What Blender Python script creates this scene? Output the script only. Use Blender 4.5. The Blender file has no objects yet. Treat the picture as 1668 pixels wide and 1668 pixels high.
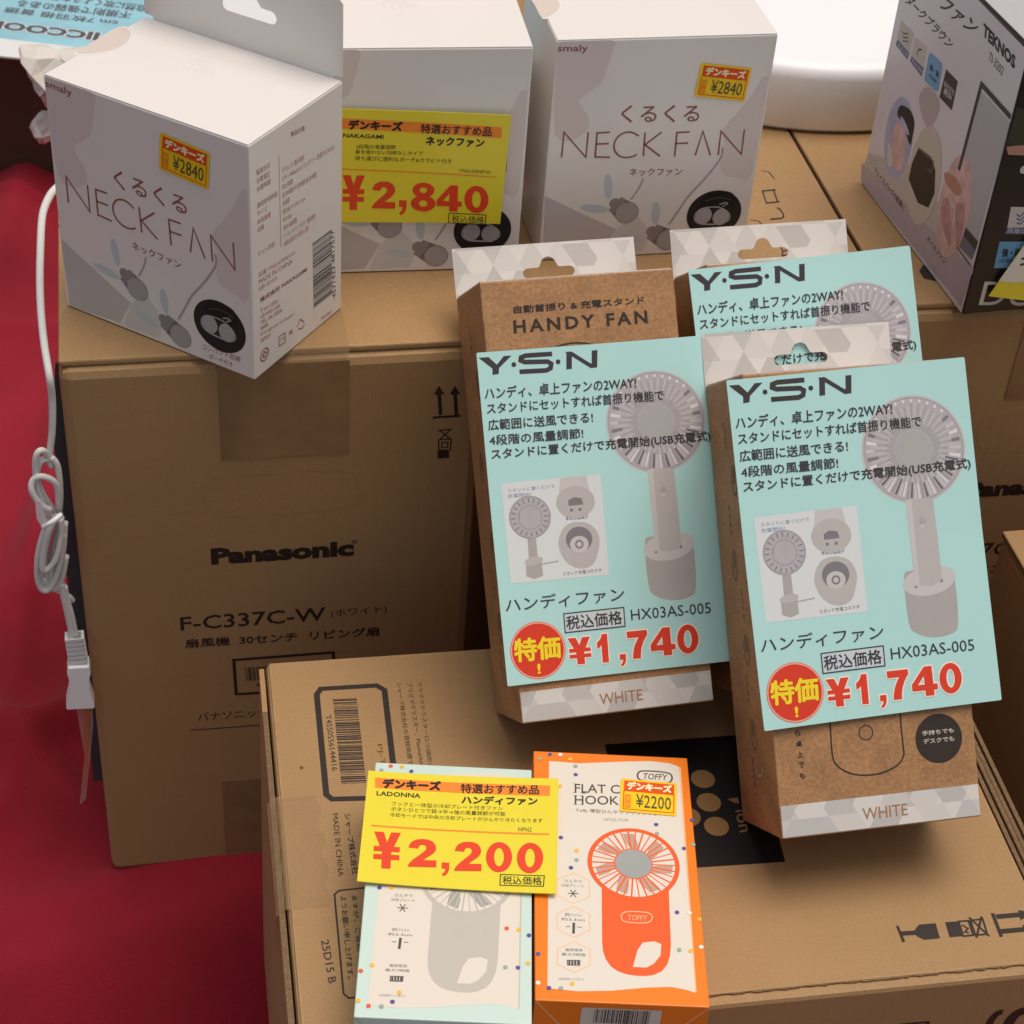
import bpy, math, random
from mathutils import Matrix, Vector
from mathutils.geometry import tessellate_polygon
random.seed(7)
SC = bpy.context.scene
ZF = 1.0538                      # camera height above the cloth (metres)
PITCH, ROLL, FPX = 0.687937, 0.081882, 3081.41
# ---------------- camera
fw = Vector((0, math.cos(PITCH), -math.sin(PITCH))); rt0 = Vector((1, 0, 0)); up0 = rt0.cross(fw)
rt = rt0 * math.cos(ROLL) + up0 * math.sin(ROLL); up = -rt0 * math.sin(ROLL) + up0 * math.cos(ROLL)
cam = bpy.data.cameras.new('camera'); camo = bpy.data.objects.new('camera', cam); SC.collection.objects.link(camo)
cam.sensor_width = 36; cam.lens = FPX / 1668 * 36; cam.clip_start = .01; cam.clip_end = 200
CAM = Vector((0, 0, ZF))
mw = Matrix((rt, up, -fw)).transposed().to_4x4(); mw.translation = CAM; camo.matrix_world = mw
SC.camera = camo
cam.dof.use_dof = True; cam.dof.focus_distance = 1.0; cam.dof.aperture_fstop = 32
# ---------------- light
SUN_EL, SUN_AZ = math.radians(80), math.radians(70)      # high, from the right
world = bpy.data.worlds.new('World'); SC.world = world; world.use_nodes = True
wn = world.node_tree; bg = wn.nodes['Background']
sky = wn.nodes.new('ShaderNodeTexSky'); sky.sky_type = 'NISHITA'; sky.sun_disc = False
sky.sun_elevation = SUN_EL; sky.sun_rotation = SUN_AZ; sky.dust_density = 3
wb = wn.nodes.new('ShaderNodeMix'); wb.data_type = 'RGBA'; wb.blend_type = 'MULTIPLY'; wb.inputs[0].default_value = 1
wb.inputs[7].default_value = (1.17, 1.02, .80, 1)
wn.links.new(sky.outputs[0], wb.inputs[6]); wn.links.new(wb.outputs[2], bg.inputs[0]); bg.inputs[1].default_value = .106
sl = bpy.data.lights.new('sun', 'SUN'); sl.energy = 1.7; sl.angle = math.radians(44); sl.color = (1, .965, .92)
so = bpy.data.objects.new('sun', sl); SC.collection.objects.link(so)
sd = Vector((math.sin(SUN_AZ) * math.cos(SUN_EL), math.cos(SUN_AZ) * math.cos(SUN_EL), math.sin(SUN_EL)))
so.rotation_euler = sd.to_track_quat('Z', 'Y').to_euler()
SC.view_settings.view_transform = 'Standard'; SC.view_settings.look = 'None'; SC.view_settings.gamma = 1
SC.view_settings.exposure = 0.12; SC.view_settings.use_curve_mapping = False

# ---------------- materials
MATS = {}
def srgb(r, g, b):
    f = lambda c: (c / 255 / 12.92) if c <= 10 else ((c / 255 + .055) / 1.055) ** 2.4
    return (f(r), f(g), f(b))
def mat(name, col, rough=.55, kind=None, coat=0., metal=0., noise=.05, nscale=60, bump=0., bscale=200, trans=0.):
    if name in MATS: return MATS[name]
    m = bpy.data.materials.new(name); m.use_nodes = True; N = m.node_tree.nodes; L = m.node_tree.links
    p = N['Principled BSDF']; p.inputs['Roughness'].default_value = rough; p.inputs['Metallic'].default_value = metal
    p.inputs['Coat Weight'].default_value = coat * .5; p.inputs['Specular IOR Level'].default_value = .3; p.inputs['Coat Roughness'].default_value = .15
    tc = N.new('ShaderNodeTexCoord')
    if noise > 0:
        nz = N.new('ShaderNodeTexNoise'); nz.inputs['Scale'].default_value = nscale; nz.inputs['Detail'].default_value = 6
        L.new(tc.outputs['Object'], nz.inputs['Vector'])
        mx = N.new('ShaderNodeMix'); mx.data_type = 'RGBA'
        mx.inputs[6].default_value = (*[max(0, c * (1 - noise * 1.6)) for c in col], 1)
        mx.inputs[7].default_value = (*[min(1, c * (1 + noise * 1.6)) for c in col], 1)
        L.new(nz.outputs[0], mx.inputs[0]); L.new(mx.outputs[2], p.inputs['Base Color'])
    else: p.inputs['Base Color'].default_value = (*col, 1)
    if trans:
        p.inputs['Alpha'].default_value = 1 - trans
    if bump > 0:
        nb = N.new('ShaderNodeTexNoise'); nb.inputs['Scale'].default_value = bscale; nb.inputs['Detail'].default_value = 3
        L.new(tc.outputs['Object'], nb.inputs['Vector'])
        b = N.new('ShaderNodeBump'); b.inputs['Strength'].default_value = bump; b.inputs['Distance'].default_value = .001
        L.new(nb.outputs[0], b.inputs['Height']); L.new(b.outputs[0], p.inputs['Normal'])
    MATS[name] = m; return m
def ink(r, g, b, rough=.5, noise=.0, coat=0.):
    return mat('ink_%d_%d_%d_%d' % (r, g, b, int(coat * 10)), srgb(r, g, b), rough, noise=noise, coat=coat)
def cardboard(name, col, speck=0., corr=True):
    m = bpy.data.materials.new(name); m.use_nodes = True; N = m.node_tree.nodes; L = m.node_tree.links
    p = N['Principled BSDF']; p.inputs['Roughness'].default_value = .62; p.inputs['Specular IOR Level'].default_value = .35
    tc = N.new('ShaderNodeTexCoord')
    def noise(sc, det, vec=None, rough=.6):
        n = N.new('ShaderNodeTexNoise'); n.inputs['Scale'].default_value = sc; n.inputs['Detail'].default_value = det
        n.inputs['Roughness'].default_value = rough; L.new(vec or tc.outputs['Object'], n.inputs['Vector']); return n
    big = noise(7, 4); fine = noise(900 if not speck else 420, 3, rough=.8)
    def mix(f, a, b, bt='MIX'):
        x = N.new('ShaderNodeMix'); x.data_type = 'RGBA'; x.blend_type = bt
        for s, v in ((0, f), (6, a), (7, b)):
            if hasattr(v, 'is_output'): L.new(v, x.inputs[s])
            elif isinstance(v, (int, float)): x.inputs[s].default_value = v
            else: x.inputs[s].default_value = (*v, 1)
        return x.outputs[2]
    c = mix(big.outputs[0], [k * .86 for k in col], [min(1, k * 1.14) for k in col])
    r = N.new('ShaderNodeMapRange'); r.inputs[1].default_value = .35; r.inputs[2].default_value = .65
    r.inputs[3].default_value = .90 if not speck else .74; r.inputs[4].default_value = 1.12; L.new(fine.outputs[0], r.inputs[0])
    v = N.new('ShaderNodeVectorMath'); v.operation = 'SCALE'; L.new(c, v.inputs[0]); L.new(r.outputs[0], v.inputs['Scale'])
    mp = N.new('ShaderNodeMapping'); mp.inputs['Scale'].default_value = (2, 90, 2) if not speck else (30, 30, 30); L.new(tc.outputs['Object'], mp.inputs[0])
    st = noise(2.5 if not speck else 1.6, 5, mp.outputs[0]); rs = N.new('ShaderNodeMapRange'); rs.inputs[1].default_value = .3; rs.inputs[2].default_value = .7
    rs.inputs[3].default_value = .975 if not speck else .80; rs.inputs[4].default_value = 1.02 if not speck else 1.12; L.new(st.outputs[0], rs.inputs[0])
    v2 = N.new('ShaderNodeVectorMath'); v2.operation = 'SCALE'; L.new(v.outputs[0], v2.inputs[0]); L.new(rs.outputs[0], v2.inputs['Scale'])
    sc_ = noise(34, 8, rough=.75); rc_ = N.new('ShaderNodeMapRange'); rc_.inputs[1].default_value = .68; rc_.inputs[2].default_value = .78; rc_.inputs[3].default_value = 1; rc_.inputs[4].default_value = .80
    L.new(sc_.outputs[0], rc_.inputs[0]); v3 = N.new('ShaderNodeVectorMath'); v3.operation = 'SCALE'; L.new(v2.outputs[0], v3.inputs[0]); L.new(rc_.outputs[0], v3.inputs['Scale'])
    bv = N.new('ShaderNodeBevel'); bv.samples = 3; bv.inputs['Radius'].default_value = .0022 if not speck else .0012
    ge = N.new('ShaderNodeNewGeometry'); dp = N.new('ShaderNodeVectorMath'); dp.operation = 'DOT_PRODUCT'
    L.new(bv.outputs[0], dp.inputs[0]); L.new(ge.outputs['True Normal'], dp.inputs[1])
    me_ = N.new('ShaderNodeMapRange'); me_.inputs[1].default_value = .995; me_.inputs[2].default_value = .86; me_.inputs[3].default_value = 0; me_.inputs[4].default_value = 1
    L.new(dp.outputs['Value'], me_.inputs[0]); wn2 = noise(55, 5); wr = N.new('ShaderNodeMapRange'); wr.inputs[1].default_value = .42; wr.inputs[2].default_value = .62
    L.new(wn2.outputs[0], wr.inputs[0]); ml = N.new('ShaderNodeMath'); ml.operation = 'MULTIPLY'; L.new(me_.outputs[0], ml.inputs[0]); L.new(wr.outputs[0], ml.inputs[1])
    m2 = N.new('ShaderNodeMath'); m2.operation = 'MULTIPLY'; m2.inputs[1].default_value = .55; L.new(ml.outputs[0], m2.inputs[0])
    L.new(mix(m2.outputs[0], v3.outputs[0], [min(1, k * 1.5 + .06) for k in col]), p.inputs['Base Color'])
    b = N.new('ShaderNodeBump'); b.inputs['Strength'].default_value = .35; b.inputs['Distance'].default_value = .0006
    L.new(fine.outputs[0], b.inputs['Height'])
    bb = N.new('ShaderNodeBump'); bb.inputs['Strength'].default_value = .5; bb.inputs['Distance'].default_value = .006
    n3 = noise(5, 1); L.new(n3.outputs[0], bb.inputs['Height']); L.new(bb.outputs[0], b.inputs['Normal'])
    if corr:
        w = N.new('ShaderNodeTexWave'); w.inputs['Scale'].default_value = 38; w.inputs['Distortion'].default_value = .5; w.bands_direction = 'X'
        L.new(tc.outputs['Object'], w.inputs['Vector'])
        b2 = N.new('ShaderNodeBump'); b2.inputs['Strength'].default_value = .10; b2.inputs['Distance'].default_value = .0006
        L.new(w.outputs[0], b2.inputs['Height']); L.new(bb.outputs[0], b2.inputs['Normal']); L.new(b2.outputs[0], b.inputs['Normal'])
    L.new(b.outputs[0], p.inputs['Normal'])
    MATS[name] = m; return m
def triangles(name, base=(.62, .58, .545)):
    "white board printed all over with a mosaic of pale grey and beige triangles"
    m = bpy.data.materials.new(name); m.use_nodes = True; N = m.node_tree.nodes; L = m.node_tree.links
    p = N['Principled BSDF']; p.inputs['Roughness'].default_value = .4
    tc = N.new('ShaderNodeTexCoord'); comb = N.new('ShaderNodeCombineXYZ'); s = .0135
    for i, a in enumerate((90, 210, 330)):
        d = N.new('ShaderNodeVectorMath'); d.operation = 'DOT_PRODUCT'; L.new(tc.outputs['Object'], d.inputs[0])
        d.inputs[1].default_value = (math.cos(math.radians(a)) / s, math.sin(math.radians(a)) / s, 0)
        o = N.new('ShaderNodeMath'); o.operation = 'ADD'; o.inputs[1].default_value = .31 * (i == 0) + 20; L.new(d.outputs['Value'], o.inputs[0])
        f = N.new('ShaderNodeMath'); f.operation = 'FLOOR'; L.new(o.outputs[0], f.inputs[0]); L.new(f.outputs[0], comb.inputs[i])
    wn_ = N.new('ShaderNodeTexWhiteNoise'); wn_.noise_dimensions = '3D'; L.new(comb.outputs[0], wn_.inputs['Vector'])
    r = N.new('ShaderNodeValToRGB'); r.color_ramp.interpolation = 'CONSTANT'; e = r.color_ramp.elements
    e[0].position = 0; e[0].color = (*[c * .86 for c in base], 1); e[1].position = .18; e[1].color = (base[0] * .90, base[1] * .92, base[2] * .93, 1)
    for pos, k in ((.4, 1.0), (.6, 1.08), (.8, 1.16)):
        q = e.new(pos); q.color = (base[0] * k, base[1] * k, base[2] * k, 1)
    L.new(wn_.outputs['Value'], r.inputs[0]); L.new(r.outputs[0], p.inputs['Base Color'])
    MATS[name] = m; return m

CARD = cardboard('carton_board', (.385, .230, .104))
CARDIN = mat('corrugated_edge', (.20, .125, .065), .9, noise=.35, nscale=500, bump=.6, bscale=700)
KRAFT = cardboard('kraft_board', (.45, .232, .104), speck=1, corr=False)
TRI = triangles('triangle_print')
TAPE = mat('brown_tape', (.27, .155, .075), .20, noise=.14, nscale=40, bump=.8, bscale=45, coat=.6)
CLEAR = mat('clear_tape', (.50, .33, .17), .10, noise=.1, bump=1., bscale=140, trans=.70)
WHITEP = mat('white_plastic', (.93, .93, .95), .3, noise=.01, coat=.3)
CORD = mat('white_cord', (.72, .70, .68), .4, noise=.04, nscale=300)
BLACK = ink(34, 28, 26); INKD = ink(52, 44, 40)

# ---------------- mesh builder
class MB:
    def __init__(s): s.V = []; s.F = []; s.I = []; s.m = []; s.smooth = []
    def mi(s, m):
        if m not in s.m: s.m.append(m)
        return s.m.index(m)
    def add(s, verts, faces, m, smooth=False):
        o = len(s.V); i = s.mi(m); s.V += [tuple(v) for v in verts]
        for f in faces: s.F.append([o + k for k in f]); s.I.append(i); s.smooth.append(smooth)
    def box(s, x0, x1, y0, y1, z0, z1, m, bev=0.):
        "box with chamfered edges"
        b = min(bev, (x1 - x0) / 3, (y1 - y0) / 3, (z1 - z0) / 3)
        if b <= 0:
            v = [(x, y, z) for z in (z0, z1) for y in (y0, y1) for x in (x0, x1)]
            s.add(v, [(0, 2, 3, 1), (4, 5, 7, 6), (0, 1, 5, 4), (2, 6, 7, 3), (0, 4, 6, 2), (1, 3, 7, 5)], m); return
        import bmesh
        bm = bmesh.new(); bmesh.ops.create_cube(bm, size=1)
        for v in bm.verts: v.co = Vector(((x0 + x1) / 2 + v.co.x * (x1 - x0), (y0 + y1) / 2 + v.co.y * (y1 - y0), (z0 + z1) / 2 + v.co.z * (z1 - z0)))
        bmesh.ops.bevel(bm, geom=bm.edges[:], offset=b, segments=2, profile=.5, affect='EDGES')
        bm.verts.index_update()
        s.add([v.co[:] for v in bm.verts], [[v.index for v in f.verts] for f in bm.faces], m); bm.free()
    def plate(s, outline, z0, z1, m, holes=(), edge=None, tf=None):
        "flat plate of given outline (local xy) with holes, thickness z0..z1"
        loops = [list(outline)] + [list(h) for h in holes]
        tri = tessellate_polygon([[Vector((x, y, 0)) for x, y in l] for l in loops])
        flat = [p for l in loops for p in l]; n = len(flat)
        def orient(t):
            a, b, c = [flat[k] for k in t]
            return t if (b[0] - a[0]) * (c[1] - a[1]) - (b[1] - a[1]) * (c[0] - a[0]) > 0 else t[::-1]
        tri = [orient(list(t)) for t in tri]
        f = (lambda p: p) if tf is None else tf
        s.add([f((x, y, z1)) for x, y in flat], tri, m); s.add([f((x, y, z0)) for x, y in flat], [t[::-1] for t in tri], m)
        for l in loops:
            k = len(l); vs = [f((x, y, z0)) for x, y in l] + [f((x, y, z1)) for x, y in l]
            s.add(vs, [(i, (i + 1) % k, k + (i + 1) % k, k + i) for i in range(k)], edge or m)
    def tube(s, pts, r, m, n=10, cap=True):
        pts = [Vector(p) for p in pts]; rings = []; prev = None
        rr = r if callable(r) else (lambda t: r)
        for i, p in enumerate(pts):
            t = (pts[min(i + 1, len(pts) - 1)] - pts[max(i - 1, 0)]).normalized()
            a = (prev - t * prev.dot(t)) if prev else t.orthogonal()
            a.normalize(); prev = a; b = t.cross(a); q = rr(i / (len(pts) - 1))
            rings.append([p + (a * math.cos(2 * math.pi * k / n) + b * math.sin(2 * math.pi * k / n)) * q for k in range(n)])
        V = [v for g in rings for v in g]; F = []
        for i in range(len(pts) - 1):
            for k in range(n): F.append((i * n + k, i * n + (k + 1) % n, (i + 1) * n + (k + 1) % n, (i + 1) * n + k))
        if cap: F.append(tuple(range(n))[::-1]); F.append(tuple((len(pts) - 1) * n + k for k in range(n)))
        s.add(V, F, m, True)
    def lathe(s, prof, m, n=64, c=(0, 0)):
        V = [(c[0] + r * math.cos(2 * math.pi * k / n), c[1] + r * math.sin(2 * math.pi * k / n), z) for r, z in prof for k in range(n)]
        F = [(i * n + k, i * n + (k + 1) % n, (i + 1) * n + (k + 1) % n, (i + 1) * n + k) for i in range(len(prof) - 1) for k in range(n)]
        s.add(V, F, m, True)
    def build(s, name, parent=None, bend=None):
        me = bpy.data.meshes.new(name); me.from_pydata(s.V, [], s.F)
        for m in s.m: me.materials.append(m)
        me.polygons.foreach_set('material_index', s.I); me.polygons.foreach_set('use_smooth', s.smooth); me.update()
        if bend:                                    # fine enough triangles, then a gentle curl of the whole sheet
            import bmesh
            bm = bmesh.new(); bm.from_mesh(me); bmesh.ops.triangulate(bm, faces=bm.faces[:])
            for _ in range(7):
                es = [e for e in bm.edges if e.calc_length() > .008]
                if not es: break
                bmesh.ops.subdivide_edges(bm, edges=es, cuts=1, use_grid_fill=False); bmesh.ops.triangulate(bm, faces=[f for f in bm.faces if len(f.verts) > 3])
            for v in bm.verts: v.co.z += bend(v.co.x, v.co.y)
            bm.to_mesh(me); bm.free()
        o = bpy.data.objects.new(name, me); SC.collection.objects.link(o)
        if parent: o.parent = parent
        return o
def spline(pts, n=8, closed=False):
    P = [Vector(p) for p in pts]; out = []; k = len(P)
    rng = range(k if closed else k - 1)
    for i in rng:
        a, b, c, d = (P[(i - 1) % k], P[i], P[(i + 1) % k], P[(i + 2) % k]) if closed else (P[max(i - 1, 0)], P[i], P[i + 1], P[min(i + 2, k - 1)])
        for j in range(n):
            t = j / n
            out.append(.5 * ((2 * b) + (c - a) * t + (2 * a - 5 * b + 4 * c - d) * t * t + (3 * b - a - 3 * c + d) * t ** 3))
    if not closed: out.append(P[-1])
    return [tuple(v) for v in out]
# glyph outlines from the built-in font
GC = {}
def glyphs(txt, off=0., res=3, space=1.):
    key = (txt, off, res, space)
    if key in GC: return GC[key]
    c = bpy.data.curves.new('t', 'FONT'); c.body = txt; c.size = 1; c.resolution_u = res; c.offset = off; c.space_character = space
    c.fill_mode = 'FRONT'
    o = bpy.data.objects.new('t', c); me = o.to_mesh()
    V = [(v.co.x, v.co.y) for v in me.vertices]; F = [tuple(p.vertices) for p in me.polygons]
    FF = []
    for f in F:
        a = sum(V[f[i]][0] * V[f[(i + 1) % len(f)]][1] - V[f[(i + 1) % len(f)]][0] * V[f[i]][1] for i in range(len(f)))
        FF.append(f if a > 0 else f[::-1])
    o.to_mesh_clear(); bpy.data.objects.remove(o); bpy.data.curves.remove(c)
    xs = [v[0] for v in V] or [0]; ys = [v[1] for v in V] or [0]
    GC[key] = (V, FF, (min(xs), max(xs), min(ys), max(ys))); return GC[key]
LZ = .00012                                   # height of one layer of print
class Face:
    """one printed face of a part: a plane in the thing's own coordinates. Marks are given either in the photograph's
    pixel positions (turned once into face coordinates) or directly in metres on the face."""
    def __init__(s, mb, M, O, U, V):
        s.mb = mb; s.O = Vector(O); s.U = Vector(U); s.V = Vector(V); s.N = s.U.cross(s.V)
        s.clamp = None; s.M = M; s.view(1, 0, 0); s.set_ref(M, s.O)
    def set_ref(s, M, O=None):
        s.R = M.to_3x3(); s.o = M.inverted() @ CAM; s.PO = Vector(O) if O is not None else s.O
    def view(s, k, ox, oy): s.k = k; s.ox = ox; s.oy = oy; return s
    def uv(s, p):
        if s.k is None: return Vector(p)
        x = s.ox + p[0] / s.k; y = s.oy + p[1] / s.k
        d = s.R.transposed() @ (fw * FPX + rt * (x - 834) - up * (y - 834))
        t = (s.PO - s.o).dot(s.N) / d.dot(s.N); X = s.o + d * t - s.PO
        return Vector((X.dot(s.U), X.dot(s.V)))
    def metric(s): s.k = None; return s
    def at(s, q, L): return s.O + s.U * q[0] + s.V * q[1] + s.N * (L * LZ)
    def emit(s, pts, faces, m, L): s.mb.add([s.at(p, L) for p in pts], faces, m)
    def poly(s, pts, m, L=1, smooth=0, raw=False):
        q = [Vector(p) if raw else s.uv(p) for p in pts]
        if smooth: q = [Vector(v[:2]) for v in spline([(v[0], v[1], 0) for v in q], smooth, True)]
        if s.clamp: q = [Vector((min(max(v[0], .0006), s.clamp[0] - .0006), min(max(v[1], .0006), s.clamp[1] - .0008))) for v in q]
        tri = tessellate_polygon([[Vector((v[0], v[1], 0)) for v in q]])
        out = []
        for t in tri:
            a, b, c = [q[k] for k in t]
            out.append(t if (b[0] - a[0]) * (c[1] - a[1]) - (b[1] - a[1]) * (c[0] - a[0]) > 0 else t[::-1])
        s.emit(q, out, m, L)
    def disc(s, c, rx, m, L=1, n=40, ry=None, rot=0., raw=False, ring=None):
        "disc, radius in metres"
        c = Vector(c) if raw else s.uv(c); ry = ry or rx
        P = lambda k, f: (c[0] + f * (rx * math.cos(k) * math.cos(rot) - ry * math.sin(k) * math.sin(rot)), c[1] + f * (rx * math.cos(k) * math.sin(rot) + ry * math.sin(k) * math.cos(rot)))
        A = [2 * math.pi * i / n for i in range(n)]
        if ring:
            s.emit([P(a, 1) for a in A] + [P(a, ring) for a in A], [(i, (i + 1) % n, n + (i + 1) % n, n + i) for i in range(n)], m, L)
        else: s.emit([P(a, 1) for a in A], [tuple(range(n))], m, L)
    def stroke(s, pts, w, m, L=1, closed=False, smooth=0, raw=False):
        "line of width w metres"
        q = [Vector(p) if raw else s.uv(p) for p in pts]
        if smooth: q = [Vector(v[:2]) for v in spline([(v[0], v[1], 0) for v in q], smooth, closed)]
        n = len(q); L_ = []; R_ = []
        for i in range(n):
            a = q[i - 1] if (i or closed) else None; b = q[(i + 1) % n] if (i < n - 1 or closed) else None
            d1 = (q[i] - a).normalized() if a is not None else None; d2 = (b - q[i]).normalized() if b is not None else None
            d1 = d1 or d2; d2 = d2 or d1
            n1 = Vector((-d1.y, d1.x)); n2 = Vector((-d2.y, d2.x)); mm = n1 + n2
            if mm.length < .3: mm = n1
            mm.normalize(); k = w / 2 / max(.45, mm.dot(n1))
            L_.append(q[i] + mm * k); R_.append(q[i] - mm * k)
        F = [(n + i, n + (i + 1) % n, (i + 1) % n, i) for i in range(n if closed else n - 1)]
        s.emit(L_ + R_, F, m, L)
    def frame(s, LL, LR, TL):
        a = s.uv(LL); return a, s.uv(LR) - a, s.uv(TL) - a
    def text(s, txt, LL, LR, TL, m, L=1, b=0., off=0., res=2, sp=1., keep=None, raw=False):
        V, F, (x0, x1, y0, y1) = glyphs(txt, off, res, sp)
        if x1 <= x0: return
        if raw: a = Vector(LL); ex = Vector(LR) - a; ey = Vector(TL) - a
        else: a, ex, ey = s.frame(LL, LR, TL)
        if y1 - y0 < .2 * (x1 - x0) and len(txt) < 2: pass
        q = [a + ex * ((x - x0) / (x1 - x0)) + ey * ((y - y0) / (y1 - y0)) for x, y in V]
        if not b: s.emit(q, F, m, L); return
        hm = ey.length; n = 8
        for k in range(n):
            o = Vector((math.cos(2 * math.pi * k / n), math.sin(2 * math.pi * k / n))) * b * hm
            s.emit([p + o for p in q], F, m, L + k * .05)
        s.emit(q, F, m, L + n * .05)
    def bars(s, LL, LR, TL, m, L=1, seed=1, n=46, raw=False):
        "barcode"
        rnd = random.Random(seed)
        if raw: a = Vector(LL); ex = Vector(LR) - a; ey = Vector(TL) - a
        else: a, ex, ey = s.frame(LL, LR, TL)
        x = 0.; W = []
        while len(W) < n:
            w = rnd.choice((1, 1, 2, 3)); g = rnd.choice((1, 1, 2, 2, 3)); W.append((x, x + w)); x += w + g
        T = W[-1][1]
        for u0, u1 in W:
            s.emit([a + ex * (u0 / T), a + ex * (u1 / T), a + ex * (u1 / T) + ey, a + ex * (u0 / T) + ey], [(0, 1, 2, 3)], m, L)
    def small(s, lines, LL, LR, TL, m, L=1, fill=.7):
        "block of equally spaced text lines filling a parallelogram, top to bottom"
        a, ex, ey = s.frame(LL, LR, TL); n = len(lines); mx = max(len(t) for t in lines)
        for i, t in enumerate(lines):
            if not t.strip(): continue
            y = 1 - (i + fill) / n
            p = a + ey * y; s.text(t, p, p + ex * (len(t) / mx), p + ey * (fill / n), m, L, raw=True)
def _e(cx, cy, rx, ry, n=28): return [(cx + rx * math.cos(math.tau * k / n), cy + ry * math.sin(math.tau * k / n)) for k in range(n)]
DIG = {  # heavy grotesque numerals in a unit box: (outline, holes)
 '0': [(_e(.5, .5, .5, .51), [_e(.5, .5, .185, .31)])],
 '8': [(_e(.5, .74, .44, .265), [_e(.5, .74, .15, .10)]), (_e(.5, .27, .5, .28), [_e(.5, .27, .17, .115)])],
 '1': [([(.33, 0), (.80, 0), (.80, 1), (.40, 1), (.30, .86), (.12, .76), (.0, .72), (0, .50), (.18, .54), (.33, .62)], [])],
 '7': [([(0, 1), (1, 1), (1, .83), (.80, .62), (.66, .38), (.60, .18), (.58, 0), (.19, 0), (.22, .20), (.30, .42), (.42, .60), (.56, .76), (0, .76)], [])],
 '4': [([(.50, 0), (.84, 0), (.84, .19), (1, .19), (1, .39), (.84, .39), (.84, 1), (.54, 1), (0, .42), (0, .19), (.50, .19)], [[(.50, .39), (.24, .39), (.50, .68)]])],
 '2': [([(0, 0), (.98, 0), (.98, .245), (.52, .245), (.64, .33), (.80, .43), (.92, .54), (.97, .66), (.94, .80), (.84, .92), (.68, .985), (.48, 1), (.28, .975), (.13, .90), (.05, .80), (.015, .68), (.35, .65), (.38, .745), (.44, .785), (.50, .79), (.58, .77), (.625, .72), (.63, .66), (.60, .60), (.52, .52), (.38, .41), (.22, .29), (.09, .17), (.02, .07)], [])],
 ',': [([(.05, .55), (.05, 1), (.95, 1), (.95, .60), (.90, .40), (.76, .22), (.55, .08), (.25, 0), (.12, .17), (.32, .26), (.46, .38), (.50, .55)], [])],
 '¥': [([(0, 1), (.36, 1), (.5, .72), (.64, 1), (1, 1), (.76, .60), (.98, .60), (.98, .46), (.68, .46), (.67, .38), (.98, .38), (.98, .24), (.67, .24), (.67, 0), (.33, 0), (.33, .24), (.02, .24), (.02, .38), (.33, .38), (.32, .46), (.02, .46), (.02, .60), (.24, .60)], [])],
}
def heavy(F, ch, LL, LR, TL, m, L=1, b=0.):
    a, ex, ey = F.frame(LL, LR, TL)
    for ol, holes in DIG[ch]:
        loops = [ol] + holes
        tri = tessellate_polygon([[Vector((x, y, 0)) for x, y in l] for l in loops]); flat = [p for l in loops for p in l]
        q = [a + ex * x + ey * y for x, y in flat]; out = []
        for t in tri:
            A, B, C = [q[k] for k in t]
            out.append(t if (B[0] - A[0]) * (C[1] - A[1]) - (B[1] - A[1]) * (C[0] - A[0]) > 0 else t[::-1])
        if b:
            for k in range(12):
                o = Vector((math.cos(math.tau * k / 12), math.sin(math.tau * k / 12))) * b * ey.length; F.emit([p + o for p in q], out, m, L + k * .05)
        else: F.emit(q, out, m, L)
        L += .15
# ---------------- things
def frame_matrix(R, t):
    M = Matrix(R).to_4x4(); M.translation = Vector(t) + Vector((0, 0, ZF)); return M
def upright(x, y, yaw, z):
    c, s = math.cos(yaw), math.sin(yaw)
    M = Matrix(((c, 0, s), (s, 0, -c), (0, 1, 0))).to_4x4(); M.translation = Vector((x, y, z)); return M
def tag(o, label, cat, group=None, kind=None):
    if label: o['label'] = label
    if cat: o['category'] = cat
    if group: o['group'] = group
    if kind: o['kind'] = kind
    return o
def thing(name, M, label, cat, group=None):
    o = bpy.data.objects.new(name, None); SC.collection.objects.link(o); o.matrix_world = M; o.empty_display_size = .02
    return tag(o, label, cat, group)
def dup(root, M, label):
    r = root.copy(); SC.collection.objects.link(r); r.matrix_world = M; r['label'] = label
    for ch in list(root.children):
        c = ch.copy(); SC.collection.objects.link(c); c.parent = r
        for g in list(ch.children):
            d = g.copy(); SC.collection.objects.link(d); d.parent = c
    return r
def solve(M, px, O=(0, 0, 0), N=(0, 0, 1)):
    "point of a plane of a thing seen at a photograph position"
    o = M.inverted() @ CAM; d = M.to_3x3().transposed() @ (fw * FPX + rt * (px[0] - 834) - up * (px[1] - 834))
    N = Vector(N); t = (Vector(O) - o).dot(N) / d.dot(N); return o + d * t
def on_plane(M, LL, LR, TL, w, wfix=None):
    "pose of a card lying on plane z=w of thing M with its corners seen at these positions"
    a, b, c = [solve(M, p, (0, 0, w)) for p in (LL, LR, TL)]
    U = (b - a).normalized(); N = Vector((0, 0, 1)); V = N.cross(U)
    V2 = (c - a).normalized(); U = (U + V2.cross(N)).normalized(); V = N.cross(U)
    R = M.to_3x3() @ Matrix((U, V, N)).transposed(); X = R.to_4x4(); X.translation = M @ a
    return X, (b - a).length, (c - a).length
K = .62
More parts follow.
